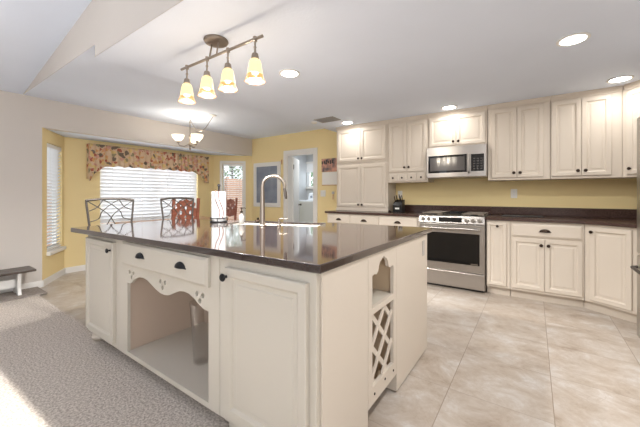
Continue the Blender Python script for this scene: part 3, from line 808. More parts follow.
# ================================================================== DINING SET
dt = thing('dining_table', 'rectangular wooden dining table behind the iron stools by the bay window', 'table', (-4.75, 2.75, 0))
MB().box(-5.15, -4.38, 2.0, 3.5, 0.735, 0.765).build('tabletop', M_table, dt, bevel=0.008)
MB().box(-5.05, -4.48, 2.1, 3.4, 0.66, 0.734).build('apron', M_table, dt)
for x in (-5.06, -4.53):
    for y in (2.09, 3.35):
        MB().box(x, x+0.06, y, y+0.06, 0, 0.659).build('leg', M_table, dt)
def dchair(loc, rot, label):
    """local: faces +x, back at x=0"""
    t = thing('dining_chair', label, 'chair', loc, rot, 'red-brown dining chairs')
    MB().box(0.0, 0.42, -0.20, 0.20, 0.43, 0.465).build('seat', M_redwood, t, bevel=0.01, local=True)
    for x in (0.0, 0.385):
        for y in (-0.20, 0.165):
            MB().box(x, x+0.035, y, y+0.035, 0, 0.429).build('leg', M_redwood, t, local=True)
    for s in (-1, 1):
        MB().add([(0, s*0.165, 0.466), (0.03, s*0.165, 0.466), (0.03, s*0.20, 0.466), (0, s*0.20, 0.466), (-0.06, s*0.165, 1.13), (-0.03, s*0.165, 1.13), (-0.03, s*0.20, 1.13), (-0.06, s*0.20, 1.13)],
                 [(0, 1, 2, 3), (4, 7, 6, 5), (0, 4, 5, 1), (1, 5, 6, 2), (2, 6, 7, 3), (3, 7, 4, 0)]).build('back_post', M_redwood, t, local=True)
    # carved, pierced splat with scalloped outline
    F = lambda u, z, n: (n - 0.045*(z-0.466)/0.66, u, z)
    out = [(-0.163, 0.80), (-0.06, 0.78), (0, 0.765), (0.06, 0.78), (0.163, 0.80), (0.163, 0.98), (0.12, 1.0), (0.145, 1.05), (0.09, 1.10), (0.05, 1.09), (0.0, 1.12), (-0.05, 1.09), (-0.09, 1.10), (-0.145, 1.05), (-0.12, 1.0), (-0.163, 0.98)]
    def loop(u, z, a, b, n=8): return [(u+a*math.cos(2*PI*k/n), z+b*math.sin(2*PI*k/n)) for k in range(n)]
    hs = [loop(0, 0.99, 0.022, 0.03), loop(-0.07, 0.93, 0.024, 0.03), loop(0.07, 0.93, 0.024, 0.03), loop(0, 0.87, 0.02, 0.025), loop(-0.075, 1.03, 0.014, 0.018), loop(0.075, 1.03, 0.014, 0.018), loop(-0.12, 0.86, 0.014, 0.02), loop(0.12, 0.86, 0.014, 0.02)]
    MB().holed(out, hs, 0.004, 0.022, F).build('carved_back', M_redwood, t, local=True)
    MB().box(-0.004, 0.02, -0.163, 0.163, 0.60, 0.65).build('lower_rail', M_redwood, t, local=True)
    return t
c1 = dchair((-3.98, 2.42, 0), PI, 'red-brown dining chair with carved back behind the right iron stool')
c2 = dup(c1); c2.location = (-4.78, 3.82, 0); c2.scale = (0.95, 0.88, 0.985); c2.rotation_euler = (0, 0, -PI/2)
c2['label'] = 'red-brown dining chair at the far end of the table by the right bay window'

# ================================================================== VALANCE
prof = [(1.80, 1.41), (1.866, 1.40), (1.912, 1.494), (2.007, 1.591), (2.139, 1.640), (2.384, 1.640), (2.766, 1.647), (3.208, 1.645), (3.60, 1.634), (3.757, 1.595), (3.865, 1.46), (3.90, 1.43), (3.985, 1.42)]
def vb(y):
    for (a, za), (b, zb) in zip(prof, prof[1:]):
        if a <= y <= b: return za+(zb-za)*(y-a)/(b-a)
    return prof[-1][1]
mb = MB(); NY, NZ = 260, 10; vs = []; fs = []
for i in range(NY+1):
    y = 1.845+2.14*i/NY; ph = 2*PI*y/0.085 + 1.5*math.sin(y*13)
    for j in range(NZ+1):
        q = j/NZ; z = 1.975+(vb(y)-1.975)*q + (0.012*math.sin(ph*0.5) if q == 1 else 0)
        x = -5.655 + (0.006+0.007*q)*math.sin(ph+0.6*math.sin(y*9)) - 0.0*q
        vs.append((x, y, z))
for i in range(NY):
    for j in range(NZ): fs.append((i*(NZ+1)+j, (i+1)*(NZ+1)+j, (i+1)*(NZ+1)+j+1, i*(NZ+1)+j+1))
mb.add(vs, fs)
va = thing('window_valance', 'gathered floral print valance hanging over the big bay window', 'valance', (-5.70, 2.9, 1.97))
mb.build('gathered_fabric', M_floral, va, smooth=True, solid=0.004)
for y0, y1 in ((1.845, 1.851), (3.979, 3.985)):
    MB().box(-5.745, -5.66, y0, y1, 1.43, 1.975).build('fabric_return', M_floral, va)
MB().box(-5.747, -5.66, 1.86, 3.975, 1.955, 1.970).build('mounting_board', M_white, va)

# ================================================================== RANGE WALL
YU, YBF = 4.41, 4.12      # upper fronts, base fronts
FU = frame((0, YU), (1, 0), (0, -1)); FB = frame((0, YBF), (1, 0), (0, -1))
ZUB, ZUT = 1.36, 2.262
def crown(F, u0, u1, parent, z=ZUT):
    mb = MB()
    pr = [(0.0, z-0.008), (0.008, z-0.008), (0.012, z+0.006), (0.026, z+0.024), (0.03, ZK-0.001), (0.0, ZK-0.001)]
    vs = [F(u, q, n) for u in (u0, u1) for n, q in pr]; n = len(pr)
    mb.add(vs, [tuple(range(n)), tuple(range(n, 2*n))[::-1]] + [(i, (i+1) % n, (i+1) % n+n, i+n) for i in range(n)])
    return mb.build('crown_moulding', M_cab, parent)
def carcass(x0, x1, z0, z1, parent, yf=YU, yb=YD-0.002, name='carcass'):
    return MB().box(x0+0.001, x1-0.001, yf, yb, z0, z1).build(name, M_cab, parent, bevel=0.002)
def two_doors(F, x0, x1, z0, z1, parent, kz, xm=None, gap=0.004, kn=M_bronze, kr=0.0175):
    xm = xm or (x0+x1)/2
    d = panel_door(F, x0, xm-gap/2, z0, z1, 'door', M_cab, parent); knob(F, xm-0.032, kz, 0.021, kn, d, kr)
    d = panel_door(F, xm+gap/2, x1, z0, z1, 'door', M_cab, parent); knob(F, xm+0.032, kz, 0.021, kn, d, kr)
CT = 0.915
# pantry hutch standing on the counter
H1 = thing('pantry_cabinet', 'cream two-door cabinet standing on the counter at the left end', 'cabinet', (-2.27, 4.57, CT))
carcass(-2.73, -1.815, CT+0.001, 1.685, H1)
two_doors(FU, -2.70, -1.845, 0.985, 1.655, H1, 1.018)
mb = MB(); fbox(mb, FU, -2.735, -1.81, CT+0.002, 0.958, 0.001, 0.014); mb.build('plinth_moulding', M_cab, H1, bevel=0.004)
H2 = thing('upper_cabinet', 'cream two-door wall cabinet above the pantry cabinet at the left end', 'cabinet', (-2.27, 4.57, 1.69))
carcass(-2.73, -1.815, 1.687, ZK-0.002, H2)
two_doors(FU, -2.70, -1.845, 1.725, 2.235, H2, 1.758); crown(FU, -2.73, -1.815, H2)
# spice drawer cabinet
H3 = thing('upper_cabinet', 'cream two-door wall cabinet with a row of small knobbed drawers, left of the microwave', 'cabinet', (-1.51, 4.57, ZUB))
carcass(-1.813, -1.222, ZUB, ZK-0.002, H3); crown(FU, -1.813, -1.222, H3)
two_doors(FU, -1.795, -1.24, 1.515, 2.235, H3, 1.578)
for k in range(4):
    x0 = -1.795+k*0.139
    d = slab_front(FU, x0+0.001, x0+0.137, ZUB+0.015, 1.495, 'spice_drawer', M_cab, H3, th=0.016); knob(FU, x0+0.069, 1.427, 0.017, M_bronze, d, 0.014)
# above the microwave
H4 = thing('upper_cabinet', 'short cream two-door wall cabinet directly above the microwave', 'cabinet', (-0.85, 4.57, 1.83))
carcass(-1.218, -0.482, 1.822, ZK-0.002, H4); crown(FU, -1.218, -0.482, H4)
two_doors(FU, -1.195, -0.505, 1.845, 2.235, H4, 1.89)
# right wall cabinets
H5 = thing('upper_cabinet', 'tall cream two-door wall cabinet just right of the microwave', 'cabinet', (-0.16, 4.57, ZUB))
carcass(-0.478, 0.156, ZUB, ZK-0.002, H5); crown(FU, -0.478, 0.156, H5)
two_doors(FU, -0.435, 0.095, ZUB+0.03, 2.235, H5, ZUB+0.085, xm=-0.165)
H6 = thing('upper_cabinet', 'widest cream two-door wall cabinet, between its neighbour and the corner unit', 'cabinet', (0.45, 4.57, ZUB))
carcass(0.158, 0.755, ZUB, ZK-0.002, H6); crown(FU, 0.158, 0.755, H6)
two_doors(FU, 0.170, 0.672, ZUB+0.03, 2.235, H6, ZUB+0.085, xm=0.43)
# corner cabinet at 45 degrees
ca = Vector((0.757, 4.41)); cu = Vector((1, -1)).normalized(); FC = frame(ca, cu, (-cu.x*1, cu.y*1))
FC = frame(ca, cu, Vector((-0.7071, -0.7071)))
H7 = thing('upper_cabinet', 'cream corner wall cabinet set diagonally beside the refrigerator', 'cabinet', (1.1, 4.4, ZUB))
MB().prism([(0.757, 4.41), (1.17, 3.997), (XR-0.002, 3.997), (XR-0.002, YD-0.002), (0.757, YD-0.002)], ZUB, ZK-0.002).build('carcass', M_cab, H7)
crown(FC, 0.032, 0.58, H7)
d = panel_door(FC, 0.05, 0.52, ZUB+0.03, 2.235, 'door', M_cab, H7); knob(FC, 0.085, ZUB+0.085, 0.021, M_bronze, d, 0.016)

# base cabinets
ZBC = CT-0.034
def toe(x0, x1, parent): return MB().box(x0+0.001, x1-0.001, YBF+0.07, YD-0.002, 0, 0.099).build('toe_kick', M_cab, parent)
B1 = thing('base_cabinet', 'cream drawer base cabinet with cup pulls left of the range', 'cabinet', (-2.0, 4.4, 0))
carcass(-2.73, -1.245, 0.10, ZBC, B1, yf=YBF); toe(-2.73, -1.245, B1)
for x0, x1 in ((-2.70, -2.31), (-2.30, -1.84), (-1.83, -1.27)):
    d = slab_front(FB, x0, x1, 0.735, 0.86, 'drawer', M_cab, B1); cup_pull(FB, (x0+x1)/2, 0.782, 0.021, M_bronze, d, 0.045)
    d = panel_door(FB, x0, x1, 0.13, 0.715, 'door', M_cab, B1); knob(FB, x1-0.03, 0.66, 0.021, M_bronze, d)
B2 = thing('base_cabinet', 'narrow cream base cabinet with one plain door right of the range', 'cabinet', (-0.35, 4.4, 0))
carcass(-0.462, -0.222, 0.10, ZBC, B2, yf=YBF); toe(-0.462, -0.222, B2)
d = panel_door(FB, -0.452, -0.257, 0.125, 0.855, 'door', M_cab, B2, fr=0.04); knob(FB, -0.345, 0.815, 0.021, M_bronze, d, 0.015)
B3 = thing('base_cabinet', 'cream base cabinet with a wide drawer over two doors', 'cabinet', (0.1, 4.4, 0))
carcass(-0.220, 0.428, 0.10, ZBC, B3, yf=YBF); toe(-0.220, 0.428, B3)
d = slab_front(FB, -0.203, 0.410, 0.715, 0.855, 'drawer', M_cab, B3); cup_pull(FB, 0.10, 0.775, 0.021, M_bronze, d, 0.05)
two_doors(FB, -0.203, 0.410, 0.13, 0.695, B3, 0.630, xm=0.098)
# diagonal base
ang = math.radians(34.7); du = Vector((math.cos(ang), -math.sin(ang))); dn = Vector((-math.sin(ang), -math.cos(ang)))
FG = frame((0.430, YBF), du, dn)
B4 = thing('base_cabinet', 'cream base cabinet with one wide door angled toward the refrigerator', 'cabinet', (0.75, 4.25, 0))
e1 = Vector((0.430, YBF)) + du*0.46
MB().prism([(0.430, YBF), tuple(e1), (XR-0.002, e1.y), (XR-0.002, YD-0.002), (0.430, YD-0.002)], 0.10, ZBC).build('carcass', M_cab, B4)
t0 = Vector((0.430, YBF+0.075)); t1 = t0+du*0.46
MB().prism([tuple(t0), tuple(t1), (XR-0.002, t1.y), (XR-0.002, YD-0.002), (0.430, YD-0.002)], 0.0, 0.099).build('toe_kick', M_cab, B4)
d = panel_door(FG, 0.050, 0.375, 0.125, 0.856, 'door', M_cab, B4); knob(FG, 0.072, 0.808, 0.021, M_bronze, d, 0.016)

# wall countertops
c = thing('countertop', 'dark brown countertop left of the range under the pantry cabinet', 'countertop', (-2.0, 4.4, CT-0.03))
MB().box(-2.76, -1.243, YBF-0.03, YD-0.002, CT-0.033, CT).build('slab', M_counter, c, bevel=0.004)
MB().box(-1.81, -1.243, YD-0.022, YD-0.002, CT+0.001, 1.02).build('backsplash', M_counter, c, bevel=0.002)
c = thing('countertop', 'dark brown countertop right of the range bending toward the refrigerator', 'countertop', (0.3, 4.4, CT-0.03))
f0 = Vector((0.430, YBF))+dn*0.03; f0.x += 0.006; f1 = f0+du*0.45
MB().prism([(-0.468, YBF-0.03), (0.421, YBF-0.03), tuple(f1), (XR-0.002, f1.y), (XR-0.002, YD-0.002), (-0.468, YD-0.002)], CT-0.033, CT).build('slab', M_counter, c, bevel=0.004)
MB().box(-0.468, XR-0.025, YD-0.022, YD-0.002, CT+0.001, 1.02).build('backsplash', M_counter, c, bevel=0.002)
c = thing('countertop', 'dark low splashboard strip on the wall directly behind the range', 'splashboard', (-0.85, 4.73, CT))
MB().box(-1.241, -0.470, YD-0.022, YD-0.002, 0.90, 1.02).build('backsplash', M_counter, c)
c.name = 'backsplash_strip'

# range
RX0, RX1 = -1.240, -0.471; RY = 4.09
FRg = frame((0, RY), (1, 0), (0, -1))
rg = thing('kitchen_range', 'stainless steel gas range with black oven window and six knobs', 'range', (-0.855, 4.4, 0))
MB().box(RX0, RX1, RY, YD-0.03, 0.035, 0.905).build('body', M_steel, rg)
MB().box(RX0+0.02, RX1-0.02, RY+0.05, YD-0.05, 0.0, 0.034).build('base', M_dark, rg)
mb = MB(); mb.add([FRg(u, z, n) for u in (RX0, RX1) for z, n in ((0.826, 0.001), (0.826, 0.038), (0.905, 0.024), (0.915, 0.010), (0.915, 0.001))],
    [(0, 1, 2, 3, 4), (9, 8, 7, 6, 5), (0, 5, 6, 1), (1, 6, 7, 2), (2, 7, 8, 3), (3, 8, 9, 4), (4, 9, 5, 0)])
mb.build('control_panel', M_steel, rg, bevel=0.002)
mb = MB(); fbox(mb, FRg, -0.990, -0.720, 0.838, 0.895, 0.022, 0.0385); mb.build('display', M_dark, rg, bevel=0.002)
for u in (-1.185, -1.115, -1.045, -0.665, -0.595, -0.525):
    mb = MB(); mb.lathe((0, 0, 0), [(0.024, 0), (0.024, 0.006), (0.019, 0.010), (0.018, 0.026), (0.015, 0.030), (0, 0.030)], 20, T=axis_T(FRg, u, 0.866, 0.030)); mb.build('knob', M_steel, rg, smooth=True)
od = MB(); fbox(od, FRg, RX0+0.004, RX1-0.004, 0.238, 0.812, 0.001, 0.030); od = od.build('oven_door', M_steel, rg, bevel=0.004)
mb = MB(); fbox(mb, FRg, RX0+0.055, RX1-0.055, 0.33, 0.705, 0.031, 0.034); mb.build('oven_window', M_glassblk, od, bevel=0.001)
mb = MB(); mb.tube([FRg(RX0+0.05, 0.762, 0.075), FRg(RX1-0.05, 0.762, 0.075)], 0.012, 12)
for u in (RX0+0.07, RX1-0.07): mb.tube([FRg(u, 0.762, 0.0305), FRg(u, 0.762, 0.075)], 0.009, 10)
mb.build('handle', M_steel, od, smooth=True)
mb = MB(); fbox(mb, FRg, -0.62, -0.545, 0.338, 0.350, 0.0345, 0.036); mb.build('name_plate', M_nickel, od)
mb = MB(); fbox(mb, FRg, RX0+0.004, RX1-0.004, 0.055, 0.225, 0.001, 0.028); mb.build('storage_drawer', M_steel, rg, bevel=0.004)
MB().box(RX0, RX1, RY-0.005, YD-0.03, 0.906, 0.918).build('cooktop', M_dark, rg, bevel=0.003)
for x0, x1 in ((RX0+0.02, RX0+0.26), (RX0+0.27, RX1-0.27), (RX1-0.26, RX1-0.02)):
    mb = MB(); z = 0.945
    ya, yb = RY+0.05, YD-0.09
    for x in (x0, x1): mb.box(x-0.006 if x == x1 else x, x if x == x1 else x+0.006, ya, yb, z-0.008, z)
    for k in range(6):
        y = ya+(yb-ya)*k/5; mb.box(x0+0.006, x1-0.006, y-0.004, y+0.004, z-0.008, z)
    for x in (x0+0.01, x1-0.016):
        for y in (ya+0.01, yb-0.02): mb.box(x, x+0.006, y, y+0.008, 0.919, z-0.008)
    mb.build('grate', M_nickel if x1 > RX1-0.1 or x0 < RX0+0.1 else M_black, rg)
for x in (RX0+0.14, RX1-0.14):
    for y in (RY+0.17, YD-0.2):
        mb = MB(); mb.lathe((x, y, 0.9185), [(0.045, 0), (0.045, 0.008), (0.03, 0.014), (0, 0.015)], 18); mb.build('burner', M_dark, rg, smooth=True)

# microwave
MY = 4.335; FMw = frame((0, MY), (1, 0), (0, -1)); mx0, mx1, mz0, mz1 = -1.212, -0.462, 1.408, 1.82
mw = thing('microwave', 'stainless steel over-the-range microwave with dark window', 'microwave', (-0.84, 4.5, mz0))
MB().box(mx0, mx1-0.02, MY, YD-0.003, mz0, mz1).build('body', M_steel, mw)
# bowed front
mb = MB(); N = 16; vs = []; fs = []
bow = lambda q: 0.028 + 0.022*math.sin(PI*q)
for i in range(N+1):
    q = i/N; u = mx0+(mx1-0.02-mx0)*q
    vs += [FMw(u, mz0+0.005, 0.001), FMw(u, mz0+0.005, bow(q)), FMw(u, mz1-0.005, bow(q)), FMw(u, mz1-0.005, 0.001)]
for i in range(N):
    for k in range(4): fs.append((i*4+k, i*4+(k+1) % 4, (i+1)*4+(k+1) % 4, (i+1)*4+k))
fs += [(0, 1, 2, 3), (N*4, N*4+3, N*4+2, N*4+1)]
fr_ = mb.add(vs, fs).build('door', M_steel, mw, bevel=0.002)
def curved_panel(q0, q1, z0, z1, name, m, parent, out=0.002):
    mb = MB(); n = 10; vs = []; fs = []
    for i in range(n+1):
        q = q0+(q1-q0)*i/n; u = mx0+(mx1-0.02-mx0)*q
        vs += [FMw(u, z0, bow(q)+0.0005), FMw(u, z0, bow(q)+out), FMw(u, z1, bow(q)+out), FMw(u, z1, bow(q)+0.0005)]
    for i in range(n):
        for k in range(4): fs.append((i*4+k, i*4+(k+1) % 4, (i+1)*4+(k+1) % 4, (i+1)*4+k))
    fs += [(0, 1, 2, 3), (n*4, n*4+3, n*4+2, n*4+1)]
    return mb.add(vs, fs).build(name, m, parent)
M_mesh = mat('grey_screened_glass', srgb(96, 92, 90), 0.12, spec=0.7)
curved_panel(0.035, 0.70, mz0+0.062, mz1-0.118, 'door_bezel', M_glassblk, fr_)
curved_panel(0.070, 0.665, mz0+0.088, mz1-0.146, 'door_window', M_mesh, fr_, 0.004)
curved_panel(0.765, 0.965, mz0+0.070, mz1-0.125, 'keypad', M_glassblk, fr_)
for r_ in range(5):
    for c_ in range(3):
        q = 0.800+c_*0.055; z = mz0+0.095+r_*0.032
        curved_panel(q, q+0.03, z, z+0.012, 'keypad_button', M_mesh, fr_, 0.0035)
q = 0.732; u = mx0+(mx1-0.02-mx0)*q
mb = MB(); mb.tube([FMw(u, mz0+0.05, bow(q)+0.002), FMw(u, mz0+0.07, bow(q)+0.035), FMw(u, mz0+0.2, bow(q)+0.045), FMw(u, mz1-0.14, bow(q)+0.035), FMw(u, mz1-0.12, bow(q)+0.002)], 0.010, 10); mb.build('handle', M_steel, fr_, smooth=True)
mb = MB()
for k in range(5): fbox(mb, FMw, mx0+0.03, mx1-0.05, mz1-0.015-k*0.008, mz1-0.012-k*0.008, 0.026, 0.031)
mb.build('vent_grille', M_dark, fr_)

# refrigerator against the right wall, facing the island
fx0, fx1, fy0, fy1 = 0.72, 1.46, 2.48, 3.42
rf = thing('refrigerator', 'stainless steel refrigerator with dark handles at the right edge of the kitchen', 'refrigerator', (1.08, 2.95, 0))
MB().box(fx0, fx1, fy0, fy1, 0.03, 1.80).build('body', M_outlet_grey, rf, bevel=0.004)
ym = (fy0+fy1)/2
for a_, b_ in ((fy0+0.003, ym-0.003), (ym+0.003, fy1-0.003)):
    d = MB().box(fx0-0.055, fx0-0.002, a_, b_, 0.72, 1.79).build('door', M_steel, rf, bevel=0.016, seg=4)
    yh = b_-0.05 if b_ < ym else a_+0.05
    mb = MB(); mb.tube([(fx0-0.057, yh, 0.82), (fx0-0.10, yh, 0.84), (fx0-0.10, yh, 1.5), (fx0-0.057, yh, 1.52)], 0.011, 10); mb.build('handle', M_steel, d, smooth=True)
d = MB().box(fx0-0.055, fx0-0.002, fy0+0.003, fy1-0.003, 0.07, 0.71).build('freezer_drawer', M_steel, rf, bevel=0.016, seg=4)
mb = MB(); mb.tube([(fx0-0.057, fy0+0.08, 0.62), (fx0-0.088, fy0+0.09, 0.615), (fx0-0.088, fy1-0.06, 0.615), (fx0-0.057, fy1-0.05, 0.62)], 0.012, 10); mb.build('handle', M_iron, d, smooth=True)
MB().box(fx0+0.02, fx1-0.02, fy0+0.02, fy1-0.02, 0.0, 0.029).build('base_grille', M_dark, rf)

# knife block and things on the wall counter
kb = thing('knife_block', 'black knife block with silver-tipped knives on the counter left of the range', 'knife block', (-1.66, 4.47, CT))
mb = MB(); kx0, kx1 = -1.735, -1.60
vs = [(x, y, z) for x in (kx0, kx1) for y, z in ((4.40, CT+0.001), (4.40, CT+0.105), (4.44, CT+0.15), (4.54, CT+0.19), (4.54, CT+0.001))]
mb.add(vs, [(0, 1, 2, 3, 4), (9, 8, 7, 6, 5), (0, 5, 6, 1), (1, 6, 7, 2), (2, 7, 8, 3), (3, 8, 9, 4), (4, 9, 5, 0)]).build('block', M_dark, kb, bevel=0.004)
mb = MB(); mb.box(kx0+0.035, kx1-0.035, 4.397, 4.3995, CT+0.045, CT+0.07); mb.build('badge', M_plate, kb)
for k, x in enumerate((-1.715, -1.69, -1.655, -1.625, -1.61)):
    y = 4.45+0.018*(k % 3); z = CT+0.155+0.012*(k % 3)
    mb = MB(); mb.tube([(x, y, z), (x-0.004, y-0.025, z+0.075)], 0.0075, 8); h_ = mb.build('knife_handle', M_dark, kb, smooth=True)
    mb = MB(); mb.tube([(x-0.004, y-0.0251, z+0.0755), (x-0.0045, y-0.029, z+0.088)], 0.008, 8); mb.build('pommel', M_nickel, h_, smooth=True)
mb = MB(); mb.lathe((-1.775, 4.37, CT+0.001), [(0.022, 0), (0.024, 0.006), (0.015, 0.02), (0.012, 0.03), (0, 0.032)], 16)
tag(mb.build('egg_timer', M_bronze, smooth=True), 'small dark round object on the counter beside the knife block', 'timer')
mb = MB(); mb.prism([(-0.33, 4.36), (0.10, 4.42), (0.08, 4.60), (-0.30, 4.62)], CT+0.001, CT+0.010)
tag(mb.build('cutting_board', M_dark, bevel=0.003), 'thin black board lying on the counter right of the range', 'cutting board')

# wall plates
def plate(F, u, z, kind, label, cat, w=0.072, h=0.118):
    t = thing('wall_outlet' if kind == 'outlet' else 'light_switch', label, cat, F(u, z-h/2, 0.0))
    mb = MB(); fbox(mb, F, u-w/2, u+w/2, z-h/2, z+h/2, 0.001, 0.007); mb.build('cover_plate', M_plate, t, bevel=0.002)
    if kind == 'outlet':
        for dz in (-0.022, 0.022):
            mb = MB(); fbox(mb, F, u-0.015, u+0.015, z+dz-0.013, z+dz+0.013, 0.0072, 0.009); mb.build('socket', M_white, t, bevel=0.002)
    else:
        n = 2 if w > 0.1 else 1
        for k in range(n):
            q = u+(k-(n-1)/2)*0.046
            mb = MB(); fbox(mb, F, q-0.016, q+0.016, z-0.03, z+0.03, 0.0072, 0.010); mb.build('rocker', M_white, t, bevel=0.002)
    return t
plate(FDN, -0.211, 1.195, 'outlet', 'white power outlet on the yellow backsplash right of the range', 'outlet')
plate(FDN, -1.745, 1.18, 'outlet', 'white power outlet behind the knife block', 'outlet')
plate(FDN, -3.235, 1.20, 'switch', 'white double light switch beside the laundry doorway', 'light switch', w=0.115)
kh = thing('hanging_keys', 'small brown key holder on the yellow wall next to the pantry cabinet', 'key holder', (-3.0, YD, 1.1))
mb = MB(); fbox(mb, FDN, -3.03, -2.985, 1.19, 1.235, 0.001, 0.014); mb.build('hook_plate', M_paper, kh)
mb = MB(); fbox(mb, FDN, -3.02, -2.998, 1.09, 1.188, 0.003, 0.010); mb.build('key_strap', M_table, kh)

# calendar / mail board by the doorway
M_photo = noise_tint(mat('photo_collage', srgb(150, 120, 105), 0.5), srgb(96, 92, 96), srgb(214, 160, 138), 9, lo=0.4, hi=0.6)
cal = thing('wall_calendar', 'hanging wall calendar with picture above and white page below', 'calendar', (-3.08, YD, 1.35))
mb = MB(); fbox(mb, FDN, -3.265, -2.90, 1.60, 1.845, 0.001, 0.008); mb.build('picture_page', M_photo, cal)
mb = MB(); fbox(mb, FDN, -3.25, -2.90, 1.36, 1.595, 0.001, 0.012); mb.build('date_page', M_plate, cal)
mb = MB(); fbox(mb, FDN, -3.25, -2.90, 1.345, 1.359, 0.001, 0.014); mb.build('bottom_strip', M_table, cal)
mb = MB()
for k in range(6): fbox(mb, FDN, -3.255+k*0.045, -3.235+k*0.045, 1.74+0.015*(k % 2), 1.80+0.01*(k % 3), 0.0085, 0.018)
mb.build('clip_row', M_dark, cal)
# small pegs by the board
bd = thing('chalkboard', 'blue-grey chalkboard in a white frame on the yellow wall', 'chalkboard', (-4.70, YD, 0.93))
b0, b1, q0, q1, fw = -5.085, -4.295, 0.915, 1.865, 0.085
mb = MB(); mb.holed([(b0, q0), (b1, q0), (b1, q1), (b0, q1)], [[(b0+fw, q0+fw), (b1-fw, q0+fw), (b1-fw, q1-fw), (b0+fw, q1-fw)]], 0.001, 0.022, FDN); mb.build('frame', M_white, bd, bevel=0.003)
mb = MB(); fbox(mb, FDN, b0+fw-0.004, b1-fw+0.004, q0+fw-0.004, q1-fw+0.004, 0.002, 0.010); mb.build('board', M_chalk, bd)
for u, l_ in ((-4.262, 'small brown hook on the wall at the top right of the chalkboard'),):
    mb = MB(); fbox(mb, FDN, u-0.012, u+0.012, 1.80, 1.90, 0.001, 0.012); tag(mb.build('wall_hook', M_table, bevel=0.002), l_, 'hook')

# ================================================================== CEILING FIXTURES
def recessed(x, y, z, label, power=3.0):
    t = thing('recessed_light', label, 'ceiling light', (x, y, z-0.012), 0, 'recessed ceiling lights')
    MB().lathe((0, 0, 0), [(0.098, 0.010), (0.098, 0.004), (0.090, 0.0), (0.076, 0.003), (0.076, 0.010)], 32).build('trim_ring', M_white, t, smooth=True, local=True)
    MB().lathe((0, 0, 0), [(0.075, 0.010), (0.075, 0.005), (0, 0.004)], 32).build('lens', M_lamp, t, smooth=True, local=True)
    a_ = area('lamp_light', (0, 0, -0.02), (0, 0, 0), 0.14, 0.14, power, WARM, parent=t, shape='DISK')
    return t
for x, y, l_ in ((0.234, 2.87, 'round recessed ceiling light, largest and nearest one at the upper right'),
                 (0.689, 4.12, 'round recessed ceiling light in front of the corner wall cabinet'),
                 (-0.895, 4.20, 'round recessed ceiling light in front of the microwave cabinet'),
                 (-2.392, 4.18, 'round recessed ceiling light in front of the pantry cabinet'),
                 (0.25, 1.55, 'added unseen fill light in recessed form over the walkway beside the refrigerator'),  # lamp added out of view to brighten the kitchen
                 (-1.858, 2.17, 'round recessed ceiling light above the island, right of the track light')):
    recessed(x, y, ZK, l_, 1.05 if y > 4 else 6.2)
vt = thing('air_vent', 'white louvred air vent in the ceiling left of the pantry light', 'vent', (-2.550, 3.85, ZK-0.01))
mb = MB(); mb.holed([(-2.720, 3.73), (-2.380, 3.73), (-2.380, 3.97), (-2.720, 3.97)], [[(-2.695, 3.755), (-2.405, 3.755), (-2.405, 3.945), (-2.695, 3.945)]], ZK-0.008, ZK-0.001, flatF); mb.build('frame', M_vent, vt)
mb = MB()
for k in range(8):
    y = 3.765+k*0.024; mb.add([(-2.694, y, ZK-0.002), (-2.406, y, ZK-0.002), (-2.406, y+0.014, ZK-0.010), (-2.694, y+0.014, ZK-0.010)], [(0, 1, 2, 3)])
mb.build('louvres', M_vent, vt, solid=0.0015)
MB().box(-2.694, -2.406, 3.756, 3.944, ZK-0.0015, ZK-0.0005).build('duct', M_iron, vt)

sd = MB(); sd.lathe((-2.80, 3.86, ZK-0.026), [(0, 0), (0.03, 0.001), (0.045, 0.010), (0.048, 0.025)], 24)
tag(sd.build('smoke_detector', M_plate, smooth=True), 'small round white smoke detector on the ceiling beside the air vent', 'smoke detector')

# track light
ty = 1.37; tz = 2.178
tl = thing('track_light', 'brushed nickel track light with four lit amber glass bell shades', 'ceiling light', (-1.85, ty, ZK))
mb = MB(); mb.lathe((-1.90, ty+0.03, ZK), [(0.085, -0.001), (0.088, -0.010), (0.080, -0.022), (0.04, -0.030), (0, -0.030)], 28); mb.build('canopy', M_nickel, tl, smooth=True)
for x in (-1.935, -1.855):
    mb = MB(); mb.tube([(x, ty+0.02, ZK-0.025), (x, ty, tz+0.006)], 0.006, 10); mb.build('stem', M_nickel, tl, smooth=True)
mb = MB(); mb.tube([(-2.30, ty, tz), (-1.395, ty, tz)], 0.0095, 12); mb.build('bar', M_nickel, tl, smooth=True)
lamp_prof = [(0.022, 0.0), (0.034, -0.010), (0.041, -0.035), (0.046, -0.070), (0.051, -0.100)]
rim_prof = [(0.051, -0.1005), (0.056, -0.118), (0.062, -0.134), (0.066, -0.144)]
wob = lambda i, a: 0.0016*i*math.cos(8*a)
for x in (-2.223, -1.966, -1.729, -1.462):
    mb = MB(); mb.lathe((x, ty, tz), [(0.013, 0.014), (0.014, -0.014), (0.007, -0.018), (0.006, -0.045), (0.010, -0.052), (0.007, -0.060), (0.007, -0.085), (0.020, -0.095), (0.026, -0.125), (0.024, -0.128)], 16); s_ = mb.build('lamp_socket', M_nickel, tl, smooth=True)
    zt = tz-0.129
    P = lamp_prof; inner = [(r-0.003, z) for r, z in P[::-1]]
    mb = MB(); mb.lathe((x, ty, zt), P+inner, 24); g_ = mb.build('glass_shade', M_shade, s_, smooth=True)
    P = rim_prof; inner = [(r-0.003, z) for r, z in P[::-1]]
    mb = MB(); mb.lathe((x, ty, zt), P+inner, 32, wob=lambda i, a: (0.003*math.cos(8*a) if i in (3, 4) else 0)); mb.build('shade_rim', M_shade_rim, g_, smooth=True)
    l = bpy.data.lights.new('lamp_light', 'POINT'); l.energy = 36; l.color = (1, 0.97, 0.92); l.shadow_soft_size = 0.022
    o = bpy.data.objects.new('lamp_light', l); COL.objects.link(o); o.parent = tl; o.location = Vector((x, ty, zt-0.11))-tl.location

